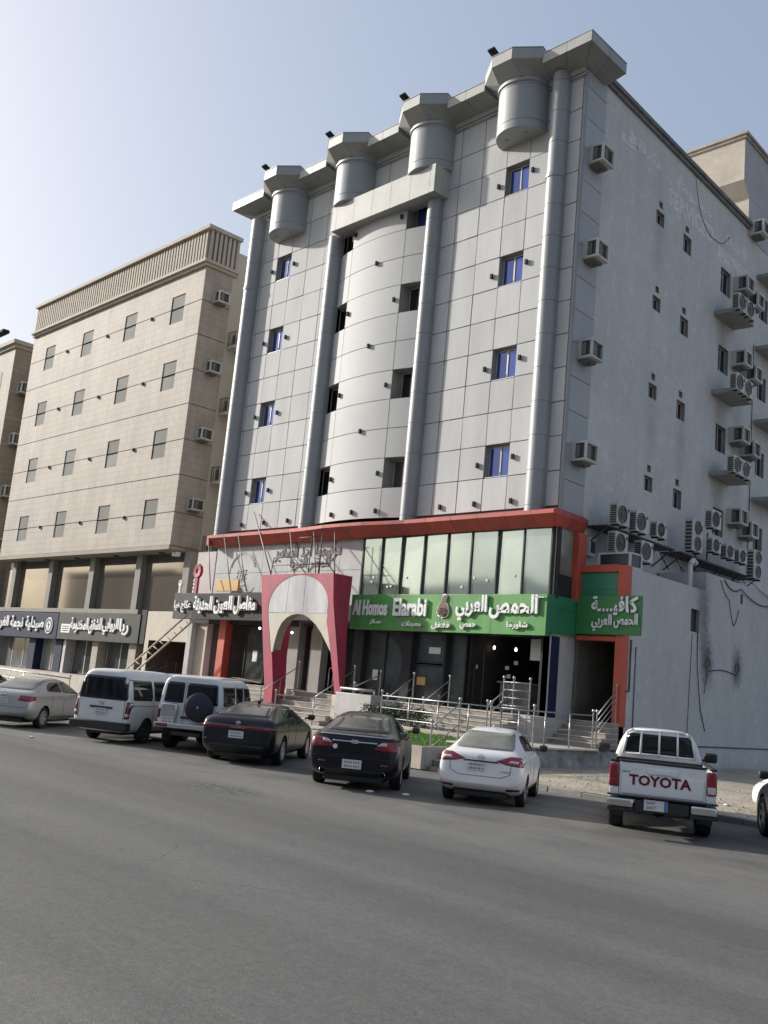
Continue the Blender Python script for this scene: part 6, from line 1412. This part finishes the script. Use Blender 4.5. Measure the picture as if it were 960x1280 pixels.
for ax in 'Lr':
    for a, c in ((-.80, .22), (.32, 1.0), (1.08, 1.84)): decal(tree, [(a, 1.24), (c, 1.24), (c-(.16 if c > 1.5 else 0), 1.76), (a+.02, 1.76)], ax, autog, 'side_window', t, .007, .08, .05)
    for x in (.27, 1.04): strip(tree, [(x, .6), (x, 1.2)], ax, .012, blackp, 'door_seam', t)
    for x in (.42, 1.16): decal(tree, [(x-.08, 1.10), (x+.08, 1.10), (x+.08, 1.14), (x-.08, 1.14)], ax, blackp, 'door_handle', t, .03, .05, .01)
    decal(tree, [(-.45, .86), (.45, .86), (.52, .80), (-.52, .80)], ax, blackp, 'arch_trim', t, .03, .06, .02)
strip(tree, [(.16, .62), (.16, 1.8)], 'R', .012, blackp, 'door_seam', t)
w = MB(); w.lathe([(0, -.20), (.30, -.20), (.375, -.16), (.39, -.05), (.37, .03), (0, .03)], (0, 0, 0), 32, T=tr(-1.03, -.30, 1.17) @ Matrix.Rotation(pi/2, 4, 'Y')); sp = w.build('spare_wheel', coverb, t)
w = MB(); w.lathe([(0, -.208), (.03, -.208), (.03, -.201)], (0, 0, 0), 10, T=tr(-1.03, -.30, 1.17) @ Matrix.Rotation(pi/2, 4, 'Y')); c = w.build('cover_badge', chrome, t); c.parent = sp
bxp(t, 'spare_bracket', blackp, -1.06, -.98, -.85, .2, .84, .90); bxp(t, 'fuel_can', chrome, -1.12, -1.0, .30, .74, .82, 1.22, c=.04)
bxp(t, 'rear_bumper', chrome, -1.14, -.92, -.88, .88, .58, .71, c=.025); bxp(t, 'tow_bar', blackp, -1.1, -.85, -.4, .4, .40, .50)
for sg in (-1, 1):
    bxp(t, 'tail_light', tailr, -1.155, -1.141, sg*.66-.16, sg*.66+.16, .60, .69, c=.006); decal(tree, [(sg*.80, .82), (sg*.87, .82), (sg*.87, 1.06), (sg*.80, 1.06)], 'R', taild, 'side_lamp', t, .012, .05, .01); mirror_(t, 1.80, h*.97, 1.24, blackp, sg, 1.2)
plate(t, -1.13, .52, .78, .34, .16)
w = MB()
for sg in (-1, 1): w.tube((-.9, sg*.78, 1.95), (1.2, sg*.78, 1.965), .02, 6)
w.build('roof_gutter', carw2, t); wheels(t, 2.73, 1.54, .41, .28, alloyd, 6, .6); bxp(t, 'underbody', blackp, -.8, 3.1, -.5, .5, .40, .62, c=.03)
for ax in 'Lr': decal(tree, [(.58, .62), (2.14, .62), (2.14, .74), (.58, .74)], ax, blackp, 'side_cladding', t, .02, .08, .02)
# ---- pickup
t = thing('white_pickup', 'white single cab pickup with maroon lettering across the tailgate', 'pickup truck', (-9.92, 17.15, 0), radians(122)); h = .925
cage_ = [(1.30, .90*h, .55, 1.16, .86*h, 1.26, .70*h, 1.76, .03, -.02), (1.36, .96*h, .52, 1.17, .90*h, 1.27, .73*h, 1.79, .035), (1.7, .965*h, .50, 1.16, .91*h, 1.26, .735*h, 1.80, .04), (2.3, .965*h, .50, 1.15, .91*h, 1.25, .72*h, 1.77, .04), (2.62, .965*h, .50, 1.13, .90*h, 1.22, .75*h, 1.52, .03), (2.95, .965*h, .50, 1.10, .90*h, 1.17, .78*h, 1.24, .02),
         (3.4, .965*h, .48, 1.00, .88*h, 1.09, .74*h, 1.15, .02), (3.95, .92*h, .46, .88, .80*h, .97, .62*h, 1.02, .02), (4.10, .80*h, .50, .76, .66*h, .84, .5*h, .88, .02)]
b, tree = body('cab', cage_, t, [carw, blackp], [(3.085, .45, .39)], 1.80, (1.28, 4.12, .895, .44, 1.82))
decal(tree, [(-.70, 1.30), (.70, 1.30), (.60, 1.70), (-.60, 1.70)], 'R', autog, 'rear_window', t, .006, .08, .08)
for ax in 'Lr': decal(tree, [(1.46, 1.24), (2.62, 1.20), (2.32, 1.68), (1.48, 1.69)], ax, autog, 'side_window', t, .006, .08, .06)
w = MB()
for y in (-.36, 0.0, .36): w.tube((1.255, y, 1.27), (1.285, y*.97, 1.77), .022, 6)
w.tube((1.26, -.66, 1.30), (1.26, .66, 1.30), .02, 6); w.path([Vector((1.26, -.70, 1.28)), Vector((1.29, -.62, 1.72)), Vector((1.29, -.5, 1.77)), Vector((1.29, .5, 1.77)), Vector((1.29, .62, 1.72)), Vector((1.26, .70, 1.28))], .022, 6)
w.build('window_guard', carw, t)
for sg in (-1, 1):
    w = MB(); n = 14                                    # bed side with a wheel opening
    out = [(-1.20, .58), (-1.20, 1.16), (-1.16, 1.22), (1.22, 1.22), (1.22, .55), (.47, .55)] + [(.46*cos(pi*i/n), .42+.46*sin(pi*i/n)) for i in range(1, n)] + [(-.47, .55)]
    w.prism(out, lambda p, q: Vector((p[0], sg*q, p[1])), .83, .905); w.build('bed_side', carw, t)
    w = MB(); w.cbox(-1.19, 1.22, *sorted((sg*.80, sg*.912)), 1.222, 1.262, .012); w.build('bed_rail', blackp, t)
    w = MB(); w.box(-.7, .7, *sorted((sg*.55, sg*.826)), .82, .86); w.box(-.7, -.66, *sorted((sg*.55, sg*.826)), .5, .82); w.box(.66, .7, *sorted((sg*.55, sg*.826)), .5, .82); w.build('wheel_housing', blackp, t)
    w = MB(); w.cbox(-1.235, -1.12, *sorted((sg*.745, sg*.912)), .80, 1.20, .03); l_ = w.build('tail_light', tailr if sg > 0 else tailr, t)
    w = MB(); w.cbox(-1.243, -1.20, *sorted((sg*.76, sg*.895)), .83, .95 if sg < 0 else .93, .01); c = w.build('reverse_light', tailw if sg < 0 else tailr, t); c.parent = l_
    w = MB(); w.cbox(-1.21, -1.12, *sorted((sg*.745, sg*.905)), .58, .798, .02); w.build('bed_corner', carw, t)
    w = MB(); w.cbox(-1.40, -1.18, *sorted((sg*.48, sg*.925)), .475, .625, .035); w.build('bumper_end', chrome, t)
    w = MB(); w.cbox(-1.36, -1.16, *sorted((sg*.47, sg*.93)), .40, .472, .015); w.build('bumper_skirt', blackp, t)
    w = MB(); w.cbox(-.62, -.58, *sorted((sg*.64, sg*.90)), .25, .62, .01); w.build('mud_flap', blackp, t)
    mirror_(t, 2.62, .92, 1.20, blackp, sg, 1.35)
w = MB(); w.box(-1.15, 1.22, -.83, .83, .60, .66); w.box(1.22, 1.27, -.83, .83, .55, 1.21); w.build('bed_floor', blackp, t)
w = MB(); w.cbox(-1.20, -1.14, -.742, .742, .64, 1.235, .018); tg = w.build('tailgate', carw, t)
w = MB(); w.cbox(-1.222, -1.199, -.70, .70, .70, 1.04, .010); w.cbox(-1.226, -1.199, -.26, .26, 1.06, 1.17, .012); c = w.build('pressed_panel', carw, t); c.parent = tg
w = MB(); w.cbox(-1.22, -1.12, -.75, .75, 1.238, 1.275, .012); w.build('tailgate_cap', blackp, t)
w = MB(); w.cbox(-1.245, -1.222, -.13, .13, 1.075, 1.14, .008); c = w.build('handle', carw, t); c.parent = tg
w = MB(); put_text(w, 'TOYOTA', 1.06, .185, tr(-1.2235, .57, .855) @ Matrix.Rotation(-pi/2, 4, 'Z'), .006, .034); c = w.build('tailgate_lettering', letr, t, fix=False); c.parent = tg
w = MB(); put_text(w, 'HILUX', .14, .032, tr(-1.2235, .69, 1.06) @ Matrix.Rotation(-pi/2, 4, 'Z'), .004, .01); c = w.build('model_lettering', blackp, t, fix=False); c.parent = tg
for y in (.48, -.48): w = MB(); w.lathe([(0, -.02), (.025, -.02), (.025, 0)], (0, 0, 0), 10, T=tr(-1.225, y, 1.16) @ Matrix.Rotation(pi/2, 4, 'Y')); w.build('bump_stop', white, t)
w = MB(); w.cbox(-1.33, -1.18, -.465, .465, .42, .62, .02); w.build('bumper_step', blackp, t); w = MB(); w.cbox(-1.37, -1.15, -.93, .93, .655, .68, .008); w.build('bumper_pad', blackp, t)
plate(t, -1.335, .10, .545, .40, .18, True, ('2607', '2607'))
w = MB(); w.cbox(-1.1, 3.6, -.45, .45, .40, .58, .03); w.tube((0, -.7, .38), (0, .7, .38), .07, 8); w.tube((-1.2, .35, .40), (.5, .35, .42), .035, 8); w.lathe([(.12, -.1), (.16, 0), (.12, .1)], (0, 0, .38), 12, axis='Y'); w.build('chassis', blackp, t)
wheels(t, 3.085, 1.55, .39, .265, alloy, 6, .6)
# ---- cars at the edge of the frame, right of the pickup
t, tree = sedan('black_car', 'black car cut by the frame edge, only its front wheel showing', (-6.50, 17.66), 128, carblk, 1.0, 2.75, .95, 1.88, 1.62, 1.12, 1.05, -.5, .2, 1.75, 2.6, .37, .235, 1.64, spokes=5)
t, tree = sedan('white_car', 'white car nose pointing in at the frame edge before the annex wall', (-7.36, 23.7), 180, carw, 1.0, 2.65, .95, 1.80, 1.50, 1.05, .98, -.5, .4, 1.75, 2.6, .32, .21, 1.55)
for sg in (-1, 1): decal(tree, [(sg*.50, .66), (sg*.86, .70), (sg*.87, .80), (sg*.62, .78)], 'F', tailw, 'headlight', t, .01, .05, .02)
decal(tree, [(-.4, .35), (.4, .35), (.36, .5), (-.36, .5)], 'F', blackp, 'grille', t, .008, .06, .02)
# loose stones and crumbs on the dusty pavement
w = MB()
for i in range(900):
    x, y = random.uniform(-17.8, -5), random.uniform(20.75, 27.5); r_ = random.choice((.012, .018, .025, .04)); z_ = .12 + .10*min(1, max(0, (y-KY)/3.0)); a = random.uniform(0, 6.28)
    P_ = [Vector((x+r_*cos(a+k*2.09)*random.uniform(.7, 1.3), y+r_*sin(a+k*2.09)*random.uniform(.7, 1.3), z_)) for k in range(3)]; T_ = Vector((x, y, z_+r_*.9))
    for k in range(3): w.face([P_[k], P_[(k+1) % 3], T_])
w.build('gravel', pmat('stone crumbs', (.30, .26, .21), .9, 0, .3, 6), None, kind='stuff', fix=False)
# litter
for i, (x, y, z) in enumerate(((-15.0, 14.55, 0), (-14.5, 15.1, 0), (-25.2, 12.0, 0), (-9.0, 21.6, .16), (-11.2, 22.4, .17))):
    w = MB(); T = tr(x, y, z+.012) @ Matrix.Rotation(i*1.1, 4, 'Z') @ Matrix.Rotation(.12, 4, 'X'); w.cbox(-.07, .07, -.05, .05, 0, .03, .01, T=T)
    w.build('litter', white, None, origin=(x, y, z), label=('crumpled white scrap on the asphalt behind the black saloon', 'second white scrap on the asphalt, nearer the white saloon', 'small white scrap on the asphalt behind the silver saloon', 'pale scrap lying on the sandy pavement beyond the pickup', 'pale scrap on the pavement near the annex wall')[i], cat='litter')
pass; ('objects', len(COL.objects), 'tris', sum(len(o.data.polygons) for o in COL.objects if o.type == 'MESH'))

# ================================================================== the other side of the street, mirrored in the panes
OPP = ((-190, -150, 18.5, 'long low tan block across the street, mirrored in the pharmacy panes', stone_r), (-147, -124, 22.0, 'tall tan block across the street, mirrored in the beige block panes', stone_b), (-120, -97, 15.0, 'mid height tan block across the street, mirrored in the beige block panes', stone_r), (-94, -66, 14.5, 'grey block across the street, mirrored in the shop windows', wallm), (-63, -38, 12.5, 'low beige block across the street, mirrored in the mirror panes', stone_b), (-34, 2, 12, 'wide grey block across the street, mirrored in the mirror panes', wallm), (6, 40, 16, 'tall beige block across the street, mirrored in the car windows', stone_b))
for x0, x1, h_, lb, m in OPP:
    t = thing('street_block', lb, 'building', ((x0+x1)/2, -34, 0)); w = MB()
    hs = [(x0+1.5+3.2*i, x0+3.0+3.2*i, 1.4+3.6*k, 3.2+3.6*k) for i in range(int((x1-x0-2)/3.2)) for k in range(int((h_-1.5)/3.6))]
    holed(w, x0, x1, -.1, h_, hs, lambda u, v, d: (u, -34-d, v), .3, 0, 1)
    w.face([(x0, -34, h_), (x1, -34, h_), (x1, -46, h_), (x0, -46, h_)]); w.face([(x0, -34, 0), (x0, -46, 0), (x0, -46, h_), (x0, -34, h_)]); w.face([(x1, -34, 0), (x1, -46, 0), (x1, -46, h_), (x1, -34, h_)])
    w.build('wall', [m, reveal], t, True)
    w = MB(); w.box(x0+.1, x1-.1, -34.4, -34.31, .1, h_-.3); w.build('window_glass', shopg, t, True)
    w = MB(); w.box(x0-.2, x1+.2, -34.3, -33.8, h_+.004, h_+.5); w.build('parapet', m, t, True)
